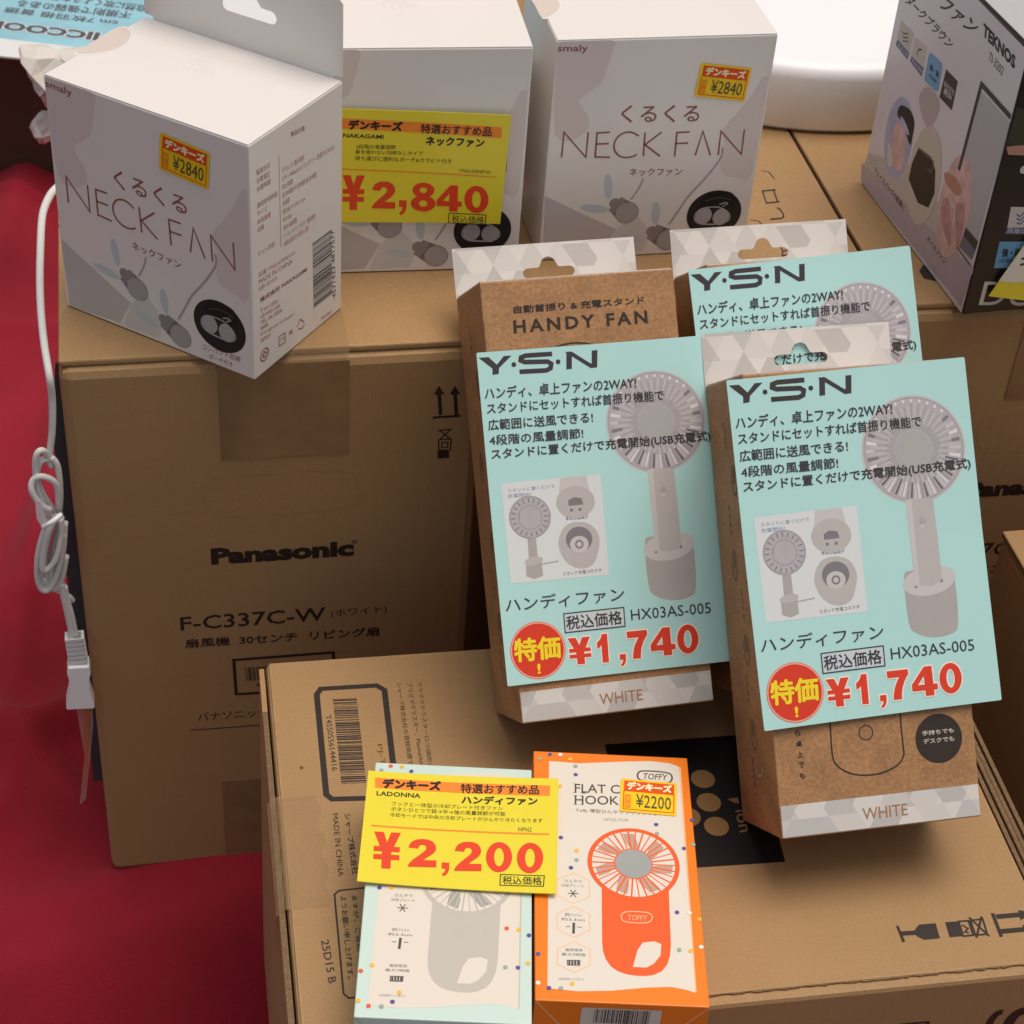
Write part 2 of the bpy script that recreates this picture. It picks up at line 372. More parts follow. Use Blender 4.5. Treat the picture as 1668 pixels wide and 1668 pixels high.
# =====================================================================  SETTING
RED = None
def cloth():
    m = bpy.data.materials.new('red_cloth'); m.use_nodes = True; N = m.node_tree.nodes; L = m.node_tree.links
    p = N['Principled BSDF']; p.inputs['Roughness'].default_value = .85; p.inputs['Sheen Weight'].default_value = .06
    p.inputs['Specular IOR Level'].default_value = .2
    tc = N.new('ShaderNodeTexCoord'); n = N.new('ShaderNodeTexNoise'); n.inputs['Scale'].default_value = 9; n.inputs['Detail'].default_value = 5
    L.new(tc.outputs['Object'], n.inputs['Vector'])
    r = N.new('ShaderNodeValToRGB'); r.color_ramp.elements[0].position = .3; r.color_ramp.elements[0].color = (.225, .008, .018, 1)
    r.color_ramp.elements[1].position = .7; r.color_ramp.elements[1].color = (.30, .011, .026, 1)
    L.new(n.outputs[0], r.inputs[0]); L.new(r.outputs[0], p.inputs['Base Color'])
    w = N.new('ShaderNodeTexNoise'); w.inputs['Scale'].default_value = 420; L.new(tc.outputs['Object'], w.inputs['Vector'])
    b = N.new('ShaderNodeBump'); b.inputs['Strength'].default_value = .5; b.inputs['Distance'].default_value = .0010
    L.new(w.outputs[0], b.inputs['Height']); L.new(b.outputs[0], p.inputs['Normal'])
    mb = MB(); nx, ny = 220, 260
    X = [-1.6 + .8 * i / 12 for i in range(12)] + [-.8 + .9 * i / nx for i in range(nx)] + [.1 + 1.4 * i / 12 for i in range(13)]
    Y = [.3 + .1 * i / 12 for i in range(12)] + [.4 + 1.7 * i / ny for i in range(ny)] + [2.1 + 1 * i / 12 for i in range(13)]
    def h(x, y):
        z = .0028 * math.sin(13 * x + 5 * y + 1.5 * math.sin(6 * y)) + .002 * math.sin(25 * y - 9 * x + 2 * math.sin(9 * x))
        for yc, sl_, a, w_ in ((1.735, -.12, .006, .006), (1.50, .10, .007, .012), (1.08, .35, .004, .02), (.78, -.5, .006, .03)):
            d = y - yc - sl_ * (x + .5); z += a * math.exp(-(d / w_) ** 2)
        if x < -.05:
            k = min(1, max(0, (-.05 - x) / .07))
            z += k * (.009 * math.exp(-((y - .820 - .45 * (x + .3)) / .022) ** 2) + .020 * math.exp(-((y - 1.00 + .9 * (x + .40)) / .028) ** 2) * (y > .86) * min(1, (y - .86) / .05)
                      + .016 * math.exp(-((y - .93 - .55 * (x + .42)) / .022) ** 2) * (x < -.27) * min(1, (-.27 - x) / .05))
            e = .775 + .5 * (x + .31) - y
            if e > 0: z -= k * .22 * min(1, e / .16) ** 1.4
        if x < -.25:
            k = min(1, (-.25 - x) / .08)
            for x0, sl2, a, w_ in ((-.325, .30, .016, .017), (-.372, -.12, .014, .014), (-.43, .22, .024, .026), (-.50, -.07, .020, .024)):
                d = x - x0 - sl2 * (y - 1.0); z += k * a * math.exp(-(d / w_) ** 2) * (.6 + .4 * math.sin(7 * y + 20 * x0))
            z += k * .0008 * math.sin(90 * x + 30 * y + 3 * math.sin(11 * y))
        return z - .004
    V = [(x, y, h(x, y)) for y in Y for x in X]; W = len(X)
    mb.add(V, [(j * W + i, j * W + i + 1, (j + 1) * W + i + 1, (j + 1) * W + i) for j in range(len(Y) - 1) for i in range(W - 1)], m, True)
    o = mb.build('cloth'); o['kind'] = 'structure'; o['label'] = 'red cloth covering the ground under the cartons'
cloth()
mb = MB(); mb.add([(-30, -30, -.75), (30, -30, -.75), (30, 30, -.75), (-30, 30, -.75)], [(0, 1, 2, 3)], mat('grey_pavement', (.10, .10, .10), .85, noise=.2, nscale=8))
o = mb.build('ground'); o['kind'] = 'structure'

# =====================================================================  PANASONIC-TYPE FAN CARTONS
PX, PY, PYAW = -.41649688 * K, 1.37024302 * K, .234293
CW, CH, CD = .38986315 * K, .69962551 * K, .46
def pose_carton(k):        # k-th carton of the row; origin bottom front left
    c, s = math.cos(PYAW), math.sin(PYAW)
    return [upright(PX, PY, PYAW, 0), upright(MX, MY, PYAW - .012, 0), upright(RX, RY, PYAW - .008, 0)][k]
# right corners found from the seams of the tops
TOPZ = ZF - .62
def top_pt(px):
    d = fw * FPX + rt * (px[0] - 834) - up * (px[1] - 834); t = (TOPZ - ZF) / d.z; return CAM + d * t
_a, _b = top_pt((1298, 218)), top_pt((1425, 447))
_e1, _e2 = top_pt((1494, 500)), top_pt((1668, 489))
_d = (_b - _a).normalized(); _f = (_e2 - _e1).normalized()
# intersection of seam with front edge line of the right-hand carton
_den = _d.x * _f.y - _d.y * _f.x; _t = ((_e1 - _a).x * _f.y - (_e1 - _a).y * _f.x) / _den; _c = _a + _d * _t
RX, RY = _c.x + .0015, _c.y
_uy = Vector((math.cos(PYAW), math.sin(PYAW), 0))
MX, MY = _c.x - .001 - _uy.x * CW, _c.y - _uy.y * CW
def make_carton(M, label, CD=.30, X0=0., mark=0):
    r = thing('carton', M, label, 'cardboard box', 'brown fan cartons standing in a row')
    mb = MB(); G = .0045
    mb.box(X0, CW, 0, CH - G, -CD, 0, CARD, .006)
    F = Face(mb, M, (0, 0, 0), (1, 0, 0), (0, 1, 0)).view(2.3167, 80, 560); F.set_ref(pose_carton(0), (0, 0, 0))
    I = ink(48, 36, 30)
    F.text('Panasonic', (612, 835), (1150, 800), (609, 772), I, 1, off=.055, b=.0, sp=1.0)
    F.text('F-C337C-W', (497, 1083), (1043, 1044), (493, 1031), I, 1, off=.012)
    F.text('(ホワイト)', (1065, 1036), (1275, 1019), (1063, 1004), I)
    F.text('扇風機  30センチ  リビング扇', (515, 1148), (1245, 1100), (513, 1115), I, 1, b=.02)
    F.text('®', (1142, 755), (1165, 753), (1141, 739), I)
    F.stroke([(697, 1193), (1072, 1164), (1083, 1300), (706, 1322)], .0021, I, 1, closed=True)
    F.bars((745, 1272), (1040, 1250), (738, 1222), I, seed=4)
    F.text('4549980 694183', (780, 1295), (1000, 1278), (779, 1280), I)
    F.text('パナソニック株式会社', (562, 1425), (1010, 1392), (560, 1392), I)
    F.stroke([(533, 1458), (1080, 1418)], .0008, I)
    for x in (1472, 1532):
        F.stroke([(x + 5, 268), (x, 190)], .0022, I); F.poly([(x - 20, 192), (x - 1, 158), (x + 20, 190)], I)
    F.stroke([(1447, 278), (1552, 271)], .0016, I)
    F.stroke([(1466, 328), (1522, 322)], .0008, I); F.stroke([(1472, 325), (1515, 360)], .0008, I); F.stroke([(1516, 322), (1473, 362)], .0008, I)
    F.stroke([(1470, 362), (1517, 358), (1515, 400), (1470, 402)], .0008, I, closed=True); F.stroke([(1482, 372), (1505, 370), (1504, 390), (1482, 392)], .0008, I, closed=True)
    F.poly([(1466, 405), (1508, 402), (1509, 430), (1466, 433)], I)
    # carton hand-hole score line
    F.stroke([(590, 600), (575, 560), (600, 520), (700, 500), (1100, 480), (1160, 520), (1165, 570), (1120, 620), (700, 655), (620, 640), (590, 600)], .0004, mat('score_line', (.36, .225, .10), noise=0), smooth=3)
    # top print
    T = Face(mb, M, (0, CH, 0), (1, 0, 0), (0, 0, -1))
    mb.build('body', r)
    # two top flaps meeting along the middle of the depth
    mb = MB()
    mb.box(X0 + .0005, CW - .0005, CH - G + .0004, CH, -CD / 2 + .001, -.004, CARD, .0012)
    T = Face(mb, M, (0, CH, 0), (1, 0, 0), (0, 0, -1)).metric()
    tu = lambda px: solve(M_MID, px, (0, CH, 0), (0, 1, 0))
    f2 = lambda v: (v.x, -v.z)
    # rotated quarter turn, read from the far end towards the front
    if mark == 0:
        tp = lambda px: f2(solve(M, px, (0, CH, 0), (0, 1, 0)))
        T.poly([tp(p) for p in ((293, 408), (310, 414), (318, 424), (300, 420))], INKD, 1, raw=True)
    elif mark == 2:
        tp = lambda px: f2(solve(M, px, (0, CH, 0), (0, 1, 0)))
        T.poly([tp(p) for p in ((1497, 442), (1503, 432), (1530, 438), (1545, 452), (1524, 458), (1505, 454))], INKD, 1, raw=True)
    A_ = f2(tu((1304, 425))); B_ = f2(tu((1264, 308))); C_ = f2(tu((1276, 428)))
    if mark == 1: T.text('取出し口', A_, B_, C_, INKD, 1, raw=True)
    for pp in () if mark != 1 else ([(1240, 278), (1252, 280), (1262, 292)], [(1222, 358), (1236, 360), (1243, 370)]):
        T.stroke([f2(tu(p)) for p in pp], .0008, INKD, raw=True)
    mb.build('front_flap', r)
    mb = MB(); mb.box(X0 + .0005, CW - .0005, CH - G + .0004, CH, -CD + .0005, -CD / 2 - .001, CARD, .0012); mb.build('rear_flap', r)
    # sealing tape from the top down over the front
    mb = MB(); F0 = Face(mb, M, (0, 0, 0), (1, 0, 0), (0, 1, 0)).view(2.3167, 80, 560); F0.set_ref(pose_carton(0), (0, 0, 0))
    u0 = F0.uv((640, 200)).x; u1 = F0.uv((1132, 200)).x; vb = F0.uv((650, 438)).y
    mb.box(u0, u1, vb, CH - G - .002, .0002, .0006, TAPE)
    mb.build('packing_tape', r); mb = MB()
    mb.box(u0, u1, CH - .0002, CH + .0004, -CD / 2 - .02, -.0035, CLEAR)
    mb.add([(u0, CH - G - .002, .0006), (u1, CH - G - .002, .0006), (u1, CH + .0003, -.0035), (u0, CH + .0003, -.0035)], [(0, 1, 2, 3)], CLEAR)
    mb.build('clear_tape', r); mb = MB()
    a_ = F0.view(1, 0, 0).uv((362, 1272)); b_ = F0.uv((575, 1400)); mb.box(a_.x, b_.x, .001, a_.y, .0002, .0006, TAPE)
    mb.build('packing_tape', r)
    return r
M_MID = pose_carton(1)
make_carton(pose_carton(0), 'brown fan carton on the left, full maker name and model number on its front')
c1 = make_carton(pose_carton(1), 'middle brown carton of the row, its front hidden behind the kraft handheld fan boxes', .56, .022, 1)
make_carton(pose_carton(2), 'brown carton at the right under the tall lavender and black box, only Pana readable', .56, 0, 2)

# =====================================================================  NECK FAN BOXES
NW, ND, NH = .21251659 * K, .14084039 * K, .23535681 * K
NP = {}
for n_, (x, y, yaw) in dict(n1=(-.42979030, 1.46489583, -.45617469), n2=(-.22309374, 1.55157404, .20311555), n3=(.00583412, 1.61152777, .24904192)).items():
    NP[n_] = upright(x * K, y * K, yaw, TOPZ + .0006)
PAPER = mat('white_paperboard', (.83, .785, .75), .26, noise=.015, nscale=4, coat=.5)
def euro_hole(cx, cy, L=.032, t=.0065, b=.0085):
    P = []; h = L / 2; r = t / 2
    arc = lambda x, y, rr, a0, a1, n=6: [(x + rr * math.cos(math.radians(a0 + (a1 - a0) * i / n)), y + rr * math.sin(math.radians(a0 + (a1 - a0) * i / n))) for i in range(n + 1)]
    P += arc(cx + h - r, cy, r, -90, 90); P += arc(cx + b * .95, cy + r + .0022, .0022, 270, 180, 4)
    P += arc(cx, cy + r + .0015, b * .62, 10, 170, 8); P += arc(cx - b * .95, cy + r + .0022, .0022, 0, -90, 4)
    P += arc(cx - h + r, cy, r, 90, 270); return P
def price_sticker(mb, M, O, U, V, k, LL, LR, TL, price):
    "orange and yellow price label"
    F = Face(mb, M, O, U, V).view(*k); a, ex, ey = F.frame(LL, LR, TL); A = lambda x, y: a + ex * x + ey * y
    Y = ink(250, 205, 25, coat=.3); O_ = ink(232, 82, 20)
    P = lambda pts, m, L: F.poly([A(*p) for p in pts], m, L, raw=True)
    P([(.02, 0), (.98, 0), (1, .03), (1, .97), (.98, 1), (.02, 1), (0, .97), (0, .03)], Y, 4)
    P([(.06, .62), (.95, .62), (.95, .94), (.06, .94)], O_, 5)
    F.stroke([A(.06, .64), A(.06, .08), A(.95, .08), A(.95, .64)], .0005, O_, 5, raw=True)
    F.text('デンキーズ', A(.12, .68), A(.90, .68), A(.12, .90), ink(255, 240, 190), 6, b=.07, raw=True)
    P([(.08, .12), (.19, .12), (.19, .52), (.08, .52)], ink(240, 140, 30), 5)
    F.text('税', A(.10, .34), A(.18, .34), A(.10, .48), Y, 6, raw=True); F.text('込', A(.10, .15), A(.18, .15), A(.10, .29), Y, 6, raw=True)
    F.text(price, A(.28, .16), A(.90, .16), A(.28, .55), ink(70, 80, 60), 6, raw=True)
def make_neck(M):
    r = thing('neck_fan_box', M, '', 'box', 'white neck fan boxes')
    mb = MB(); mb.box(0, NW, 0, NH - .0006, -ND, 0, PAPER, .0007)
    F = Face(mb, M, (0, 0, 0), (1, 0, 0), (0, 1, 0)); F.clamp = (NW, NH)
    BR = ink(150, 92, 84); 
    # pale background shapes
    F.set_ref(NP['n1'], (0, 0, 0)); F.view(2.78, 0, 0)
    GR = mat('print_pale_grey', (.56, .525, .515), .35, noise=0); PK = mat('print_pale_pink', (.73, .64, .615), .35, noise=0); LG = mat('print_light_grey', (.67, .63, .61), .35, noise=0)
    F.poly([(275, 1080), (592, 1372), (545, 1462), (318, 1388)], GR, .3)
    F.poly([(412, 405), (430, 470), (418, 560), (405, 620), (330, 668), (385, 760), (392, 830), (330, 850), (262, 790), (222, 520), (204, 345)], PK, .3, smooth=2)
    F.poly([(1118, 860), (1060, 930), (1010, 1000), (960, 1060), (985, 1150), (980, 1240), (1010, 1300), (1075, 1340), (1128, 1345)], PK, .3, smooth=2)
    F.poly([(592, 1375), (660, 1330), (740, 1450), (720, 1530), (560, 1475)], LG, .3)
    # lower pictures, read on the turned box
    MG = ink(150, 140, 140); LGm = ink(176, 168, 168); BLU = mat('print_pale_blue', (.56, .61, .64), .4, noise=0); DK = ink(40, 38, 40)
    def head(cx, cy, bx, by, r):
        a = F.uv((cx, cy)); b = F.uv((bx, by)); d = (b - a).normalized(); n_ = Vector((-d.y, d.x))
        F.poly([a + n_ * r, a - n_ * r, b - n_ * r * .78, b + n_ * r * .78], MG, .6, raw=True)
        F.poly([a * .55 + b * .45 + n_ * r * .9, a * .55 + b * .45 - n_ * r * .9, a * .4 + b * .6 - n_ * r * .85, a * .4 + b * .6 + n_ * r * .85], ink(120, 112, 114), .8, raw=True)
        F.disc(a, r * 1.03, LGm, 1, raw=True); F.disc(a, r * 1.03, MG, 1.2, raw=True, ring=.93)
        F.disc(b, r * .5, MG, .5, raw=True)
    def blade(x0, y0, x1, y1, w):
        a = F.uv((x0, y0)); b = F.uv((x1, y1)); c = (a + b) / 2; d = b - a
        F.disc(c, d.length / 2, BLU, .5, raw=True, ry=w, rot=math.atan2(d.y, d.x), n=20)
    F.stroke([(662, 1165), (650, 1210), (628, 1250)], .0011, LGm, .9, smooth=3)
    F.stroke([(975, 1150), (978, 1195), (955, 1240), (915, 1290), (868, 1340), (835, 1400), (808, 1445)], .0013, LGm, .9, smooth=3)
    head(622, 1308, 565, 1240, .0072); head(818, 1522, 742, 1448, .0072)
    blade(510, 1080, 535, 1205, .0026); blade(425, 1195, 545, 1262, .0028); blade(735, 1308, 752, 1420, .0027); blade(615, 1412, 715, 1478, .0028)
    F.disc((995, 1478), .0175, DK, 1, ry=.0165)
    F.poly([(930, 1378), (960, 1362), (1030, 1385), (1068, 1420), (1078, 1462), (1060, 1480), (960, 1440), (925, 1410)], ink(28, 26, 28), 1.4, smooth=3)
    F.poly([(912, 1440), (940, 1425), (1010, 1450), (1060, 1500), (1068, 1540), (1030, 1545), (950, 1510), (915, 1475)], ink(168, 164, 166), 1.6, smooth=3)
    F.poly([(917, 1443), (940, 1430), (1008, 1455), (1055, 1502), (1062, 1535), (1030, 1538), (953, 1503), (920, 1472)], DK, 1.8, smooth=3)
    F.disc((951, 1467), .0052, ink(176, 172, 174), 2.1, ry=.0058); F.disc((1027, 1507), .0052, ink(176, 172, 174), 2.1, ry=.0058)
    F.stroke([(1010, 1440), (1035, 1442), (1045, 1452), (1025, 1456)], .0009, ink(150, 160, 165), 2.1, smooth=3); F.stroke([(945, 1398), (1000, 1402), (1060, 1440)], .0005, ink(90, 88, 90), 2.1, smooth=3)
    F.text('コンパクト収納', (915, 1580), (1085, 1640), (920, 1555), BR); F.text('ポーチ付き', (945, 1622), (1052, 1662), (948, 1600), BR)
    # upper lettering, read on the box facing us
    F.set_ref(NP['n3'], (0, 0, 0)); F.view(2.78, 860, 0)
    F.text('smaly', (135, 242), (272, 241), (134, 203), BR, 1, off=.012)
    F.text('くるくる', (420, 556), (775, 553), (422, 476), BR, 1, off=.006)
    w = .0011
    for s_ in ([(152, 712), (163, 598), (262, 712), (273, 598)], [(372, 598), (313, 602), (304, 710), (372, 712)], [(309, 652), (366, 650)],
               [(530, 600), (522, 707)], [(605, 598), (530, 655), (598, 707)], [(732, 597), (674, 600), (664, 708)], [(669, 650), (726, 647)],
               [(757, 703), (792, 594), (826, 703)], [(861, 702), (874, 594), (966, 698), (980, 586)]):
        F.stroke(s_, w, BR, 1)
    F.stroke([(502, 616), (478, 602), (450, 598), (415, 612), (392, 645), (392, 680), (415, 706), (448, 713), (480, 706), (492, 698)], w, BR, 1, smooth=4)
    F.text('ネックファン', (458, 797), (697, 794), (459, 763), BR, 1, off=.01)
    # narrow side with the specification table
    S = Face(mb, M, (NW, 0, 0), (0, 0, -1), (0, 1, 0)); S.set_ref(NP['n1'], (NW, 0, 0)); S.view(2.78, 0, 0)
    BS = ink(186, 138, 128)
    S.text('製品仕様', (1318, 620), (1380, 590), (1316, 597), BR, 1)
    S.small(['電源方式', '充電電圧', '充電時間', '', '連続使用時間', 'サイズ', '本体重量', '材質', '', '', 'セット内容'], (1168, 1175), (1258, 1115), (1160, 770), BS)
    S.small(['リチウムイオン電池 充電式', '3.7V / 450mA×2 バッテリー 急速 DC5V/1A', '約2.5時間', '弱 約9時間 中 約5時間 強 約3時間', '約6時間', '約28.5×19.5 cm', '約160g', '本体 ABS樹脂', 'ケーブル、ポーチ、カラビナ、取扱説明書', '※仕様は改良のため予告なく変更'], (1285, 1130), (1515, 975), (1275, 760), BS)
    S.stroke([(1262, 700), (1272, 1120)], .0004, BS)
    S.small(['品番 YNG-KRNF101', 'MADE IN CHINA', 'お問い合わせ先'], (1172, 1330), (1335, 1225), (1170, 1235), BS)
    S.text('株式会社 NAKAGAMI', (1178, 1372), (1390, 1228), (1176, 1350), BR, 1, off=.02)
    S.small(['〒541-0056', '大阪市中央区久太郎町', 'TEL 06-0000', 'www.', 'Designed in Japan', '保証書在中'], (1180, 1560), (1330, 1465), (1178, 1400), BS)
    S.disc((1198, 1605), .0042, BR, 1, ring=.8); S.disc((1198, 1605), .0021, BR, 1, ring=.5)
    S.stroke([(1262, 1525), (1290, 1506), (1292, 1548), (1264, 1568)], .0006, BR, closed=True); S.text('プラ', (1268, 1552), (1288, 1540), (1267, 1532), BR)
    S.stroke([(1345, 1480), (1360, 1445), (1376, 1458)], .0007, BR); S.stroke([(1378, 1466), (1370, 1485), (1350, 1490)], .0007, BR); S.text('箱', (1308, 1520), (1325, 1508), (1307, 1500), BR)
    WH = mat('label_white', (.78, .76, .74), .35, noise=0)
    S.poly([(1418, 1090), (1528, 985), (1532, 1350), (1420, 1452)], WH, .5)
    S.bars((1503, 1330), (1500, 1040), (1420, 1395), DK, 1.2, seed=8, n=40)
    S.text('4571423 4817577', (1520, 1345), (1512, 1040), (1505, 1352), DK, 1.2)
    S.text('YNG-KRNF', (1452, 1452), (1502, 1418), (1451, 1436), BS, 1)
    mb.build('body', r)
    # lid with embossed swirl and pale corner shape
    mb = MB(); mb.box(.0006, NW - .0004, NH - .0005, NH, -ND + .0006, -.0004, PAPER)
    T = Face(mb, M, (0, NH, 0), (1, 0, 0), (0, 0, -1)); T.set_ref(NP['n1'], (0, NH, 0)); T.view(2.78, 0, 0)
    T.poly([(335, 242), (420, 190), (500, 140), (560, 118), (592, 138), (597, 168), (565, 208), (500, 236), (430, 247), (370, 250)], mat('lid_white', (.80, .78, .76), .3, noise=0), .4, smooth=2)
    T.poly([(345, 237), (420, 190), (500, 142), (556, 122), (586, 140), (590, 165), (560, 203), (498, 229), (430, 240), (380, 243)], mat('print_beige', (.70, .60, .54), .3, noise=0), .7, smooth=2)
    EM = mat('emboss', (.76, .71, .68), .25, noise=0)
    for k in range(3): T.stroke([(830 + 20 * k, 300 + 18 * k), (860 + 20 * k, 275 + 18 * k), (930, 280 + 20 * k), (970, 300 + 20 * k)], .0006, EM, .5, smooth=3)
    mb.build('lid', r)
    mb = MB(); P1 = solve(NP['n1'], (1130 / 2.78, 48 / 2.78), (0, 0, -ND))
    ol = [(0, NH + .0022), (.0055, NH + .0018), (.006, NH - .002), (NW - .006, NH - .002), (NW - .0055, NH + .0018), (NW - .0002, NH + .0022), (NW - .0002, NH + .044), (NW - .004, NH + .048), (.004, NH + .048), (0, NH + .044)]
    mb.plate(ol, -ND - .0004, -ND + .0004, PAPER, holes=[euro_hole(P1.x, P1.y, .036, .0075, .0095)]); mb.build('hang_tab', r)
    return r
n1 = make_neck(NP['n1'])
n3 = dup(n1, NP['n3'], 'white neck fan box facing forward beside the fan base, small price sticker on it')
n2 = dup(n1, NP['n2'], 'white neck fan box in the middle of the three, behind the large yellow price card')
n1['label'] = 'white neck fan box turned to show two sides, its corner overhanging the left carton'
mb = MB(); price_sticker(mb, NP['n1'], (0, 0, 0), (1, 0, 0), (0, 1, 0), (2.78, 0, 0), (722, 762), (945, 858), (726, 597), '¥2840'); mb.build('price_sticker', n1)
mb = MB(); price_sticker(mb, NP['n3'], (0, 0, 0), (1, 0, 0), (0, 1, 0), (2.78, 860, 0), (752, 434), (978, 458), (785, 283), '¥2840'); mb.build('price_sticker', n3)

# =====================================================================  YELLOW PRICE CARDS
YEL = mat('yellow_card', srgb(236, 218, 58), .35, noise=.01, coat=.4)
ORG = ink(250, 140, 50, coat=.4); PRED = ink(232, 70, 34, coat=.4); CBLK = ink(40, 34, 30, coat=.4)
def card_plate(mb, w, h, m, th=.0005, edge=None, r=.0006): 
    mb.plate([(r, 0), (w - r, 0), (w, r), (w, h - r), (w - r, h), (r, h), (0, h - r), (0, r)], -th, 0, m, edge=edge)
X, w_, h_ = on_plane(upright(NP['n2'].translation.x, NP['n2'].translation.y, .20311555, TOPZ), (561.6, 361.5), (813, 370.5), (561.6, 179), .0025)
dx = .009
mb = MB(); mb.plate([(-dx, 0), (w_, 0), (w_ + .0, h_ * .98), (-dx, h_ * 1.01)], -.0005, 0, YEL)
F = Face(mb, X, (0, 0, 0), (1, 0, 0), (0, 1, 0)).view(2.78, 540, 0)
F.poly([(35, 535), (771, 572), (768, 620), (33, 580)], ORG, 1)
F.text('デンキーズ', (78, 583), (318, 592), (80, 543), CBLK, 2, b=.07)
F.text('特選おすすめ品', (403, 602), (722, 613), (406, 560), CBLK, 2, b=.02)
F.text('NAKAGAMI', (52, 622), (235, 629), (53, 603), CBLK, 1, off=.02)
F.text('ネックファン', (427, 656), (688, 663), (430, 618), CBLK, 1, b=.045)
F.text('3段階の風量調節', (112, 673), (290, 676), (113, 653), CBLK)
F.text('髪を絡わない羽根なしタイプ', (108, 696), (413, 704), (109, 677), CBLK)
F.text('持ち運びに便利なポーチ&カラビナ付き', (105, 726), (542, 739), (107, 705), CBLK)
F.text('YNG-KRNF101', (577, 778), (718, 783), (578, 763), CBLK)
F.stroke([(35, 764), (742, 797)], .0007, ORG)
heavy(F, '¥', (48, 948), (148, 950), (50, 792), PRED, 1)
for ch, x0, x1, y0, y1 in (('2', 182, 290, 820, 942), ('8', 358, 470, 826, 953), ('4', 475, 588, 836, 953), ('0', 600, 708, 838, 958), (',', 302, 340, 905, 972)):
    heavy(F, ch, (x0, y1), (x1, y1 + 2), (x0 + 2, y0), PRED, 1.3)
F.stroke([(532, 962), (698, 968), (694, 1012), (529, 1005)], .0005, CBLK, closed=True)
F.text('税込価格', (543, 1003), (688, 1008), (545, 970), CBLK)
o = mb.build('price_card', bend=lambda x, y: .0035 * max(0, (x / w_ - .35)) ** 2 + .0012 * max(0, .3 - y / h_)); o.matrix_world = X
tag(o, 'yellow price card reading 2,840 yen on the front of the middle neck fan box', 'price card', 'yellow price cards')

# =====================================================================  WHITE FAN BASE
mb = MB(); R_ = .185
mb.lathe([(0, .0), (R_ - .004, 0), (R_, .004), (R_, .040), (R_ - .001, .044), (R_ - .004, .0475), (R_ - .010, .050), (R_ - .05, .0535), (R_ * .4, .058), (.045, .060), (.036, .064), (.03, .075), (.0001, .075)], WHITEP, 128)
fb = thing('fan_base', Matrix.Translation((.178, 1.378, TOPZ + .0005)), 'large round glossy white fan base behind the neck fan boxes', 'fan base')
mb.build('base_disc', fb)
mb = MB(); mb.tube([(0, 0, .07), (0, 0, .20), (0, 0, .45)], .014, WHITEP, 24); mb.build('pole', fb)

# =====================================================================  BOX WITH FACE PHOTOGRAPHS (right)
TX, TY, TYAW, TH = .42342072 * K, 1.57573110 * K, -1.26950877, .28246543 * K
TM = upright(TX, TY, TYAW, TOPZ + .0005); TD = .16     # u runs along the lavender side; its right end is the near corner
TL_ = .1600
tk = thing('desk_fan_box', TM, 'tall lavender and black fan box at the right with small photographs on its side', 'box')
LAV = mat('lavender_print', (.72, .68, .75), .3, noise=.06, nscale=12, coat=.3); TBK = mat('black_print', (.020, .016, .016), .3, noise=0, coat=.3)
mb = MB()
mb.box(-TL_, 0, 0, TH, -TD, 0, TBK, .0008)
F = Face(mb, TM, (0, 0, 0), (1, 0, 0), (0, 1, 0)).view(3.2075, 1268, 0)
F.poly([(-TL_ + .0003, .0004), (-.0012, .0004), (-.0012, TH - .003), (-TL_ + .0003, TH - .0012)], LAV, .6, raw=True)
F.poly([(437, 850), (1020, 1405), (955, 1600), (430, 945)], mat('mauve_print', (.50, .43, .50), .3, noise=.03), .9)
F.poly([(475, 800), (700, 860), (900, 1150), (1020, 1400), (1015, 1430), (440, 870)], mat('cream_print', (.56, .53, .52), .3, noise=.02), .8)
TB = ink(44, 42, 48); V_ = F.view
F.view(6.224, 1400, 0)
F.text('ーツファン', (560, -120), (1140, 360), (640, -230), TB, 1.5, off=.02)
F.text('ダークブラウン', (455, 15), (905, 500), (520, -60), TB, 1.5, off=.015)
F.text('TEKNOS', (1250, 360), (1575, 710), (1262, 225), TB, 1.5, off=.045)
F.text('TI-3202', (1305, 600), (1450, 770), (1325, 520), TB, 1.5)
CR = ink(205, 198, 192); BL = ink(96, 98, 150)
F.poly([(425, 205), (555, 335), (490, 600), (370, 455)], CR, 1.2); F.poly([(390, 400), (508, 540), (488, 605), (370, 455)], BL, 1.5)
F.poly([(570, 375), (692, 480), (632, 775), (515, 620)], CR, 1.2); F.poly([(532, 570), (652, 690), (632, 775), (515, 620)], BL, 1.5)
for k in range(3): F.stroke([(440, 320 + 42 * k), (460, 345 + 38 * k), (480, 335 + 40 * k), (498, 355 + 38 * k)], .0007, TB, 1.6, smooth=3)
F.stroke([(635, 505), (600, 505), (590, 560)], .001, TB, 1.6, smooth=3)
F.text('風量切替', (385, 470), (490, 590), (398, 425), CR, 1.8); F.text('角度調節', (530, 625), (635, 755), (542, 585), CR, 1.8)
F.poly([(725, 525), (840, 640), (842, 700), (800, 920), (770, 925), (665, 820), (662, 780), (705, 560)], ink(120, 168, 205), 1.2)
F.text('強・弱', (715, 700), (800, 790), (722, 645), TB, 1.6, b=.03); F.text('2段階調節', (705, 775), (780, 850), (710, 740), TB, 1.6)
F.poly([(880, 700), (1000, 825), (938, 1120), (812, 985)], ink(68, 60, 56), 1.2)
F.text('連続使用', (855, 870), (955, 975), (865, 810), CR, 1.5); F.text('約2h', (855, 950), (930, 1020), (868, 885), CR, 1.5, b=.04)
F.view(3.2075, 1268, 0)
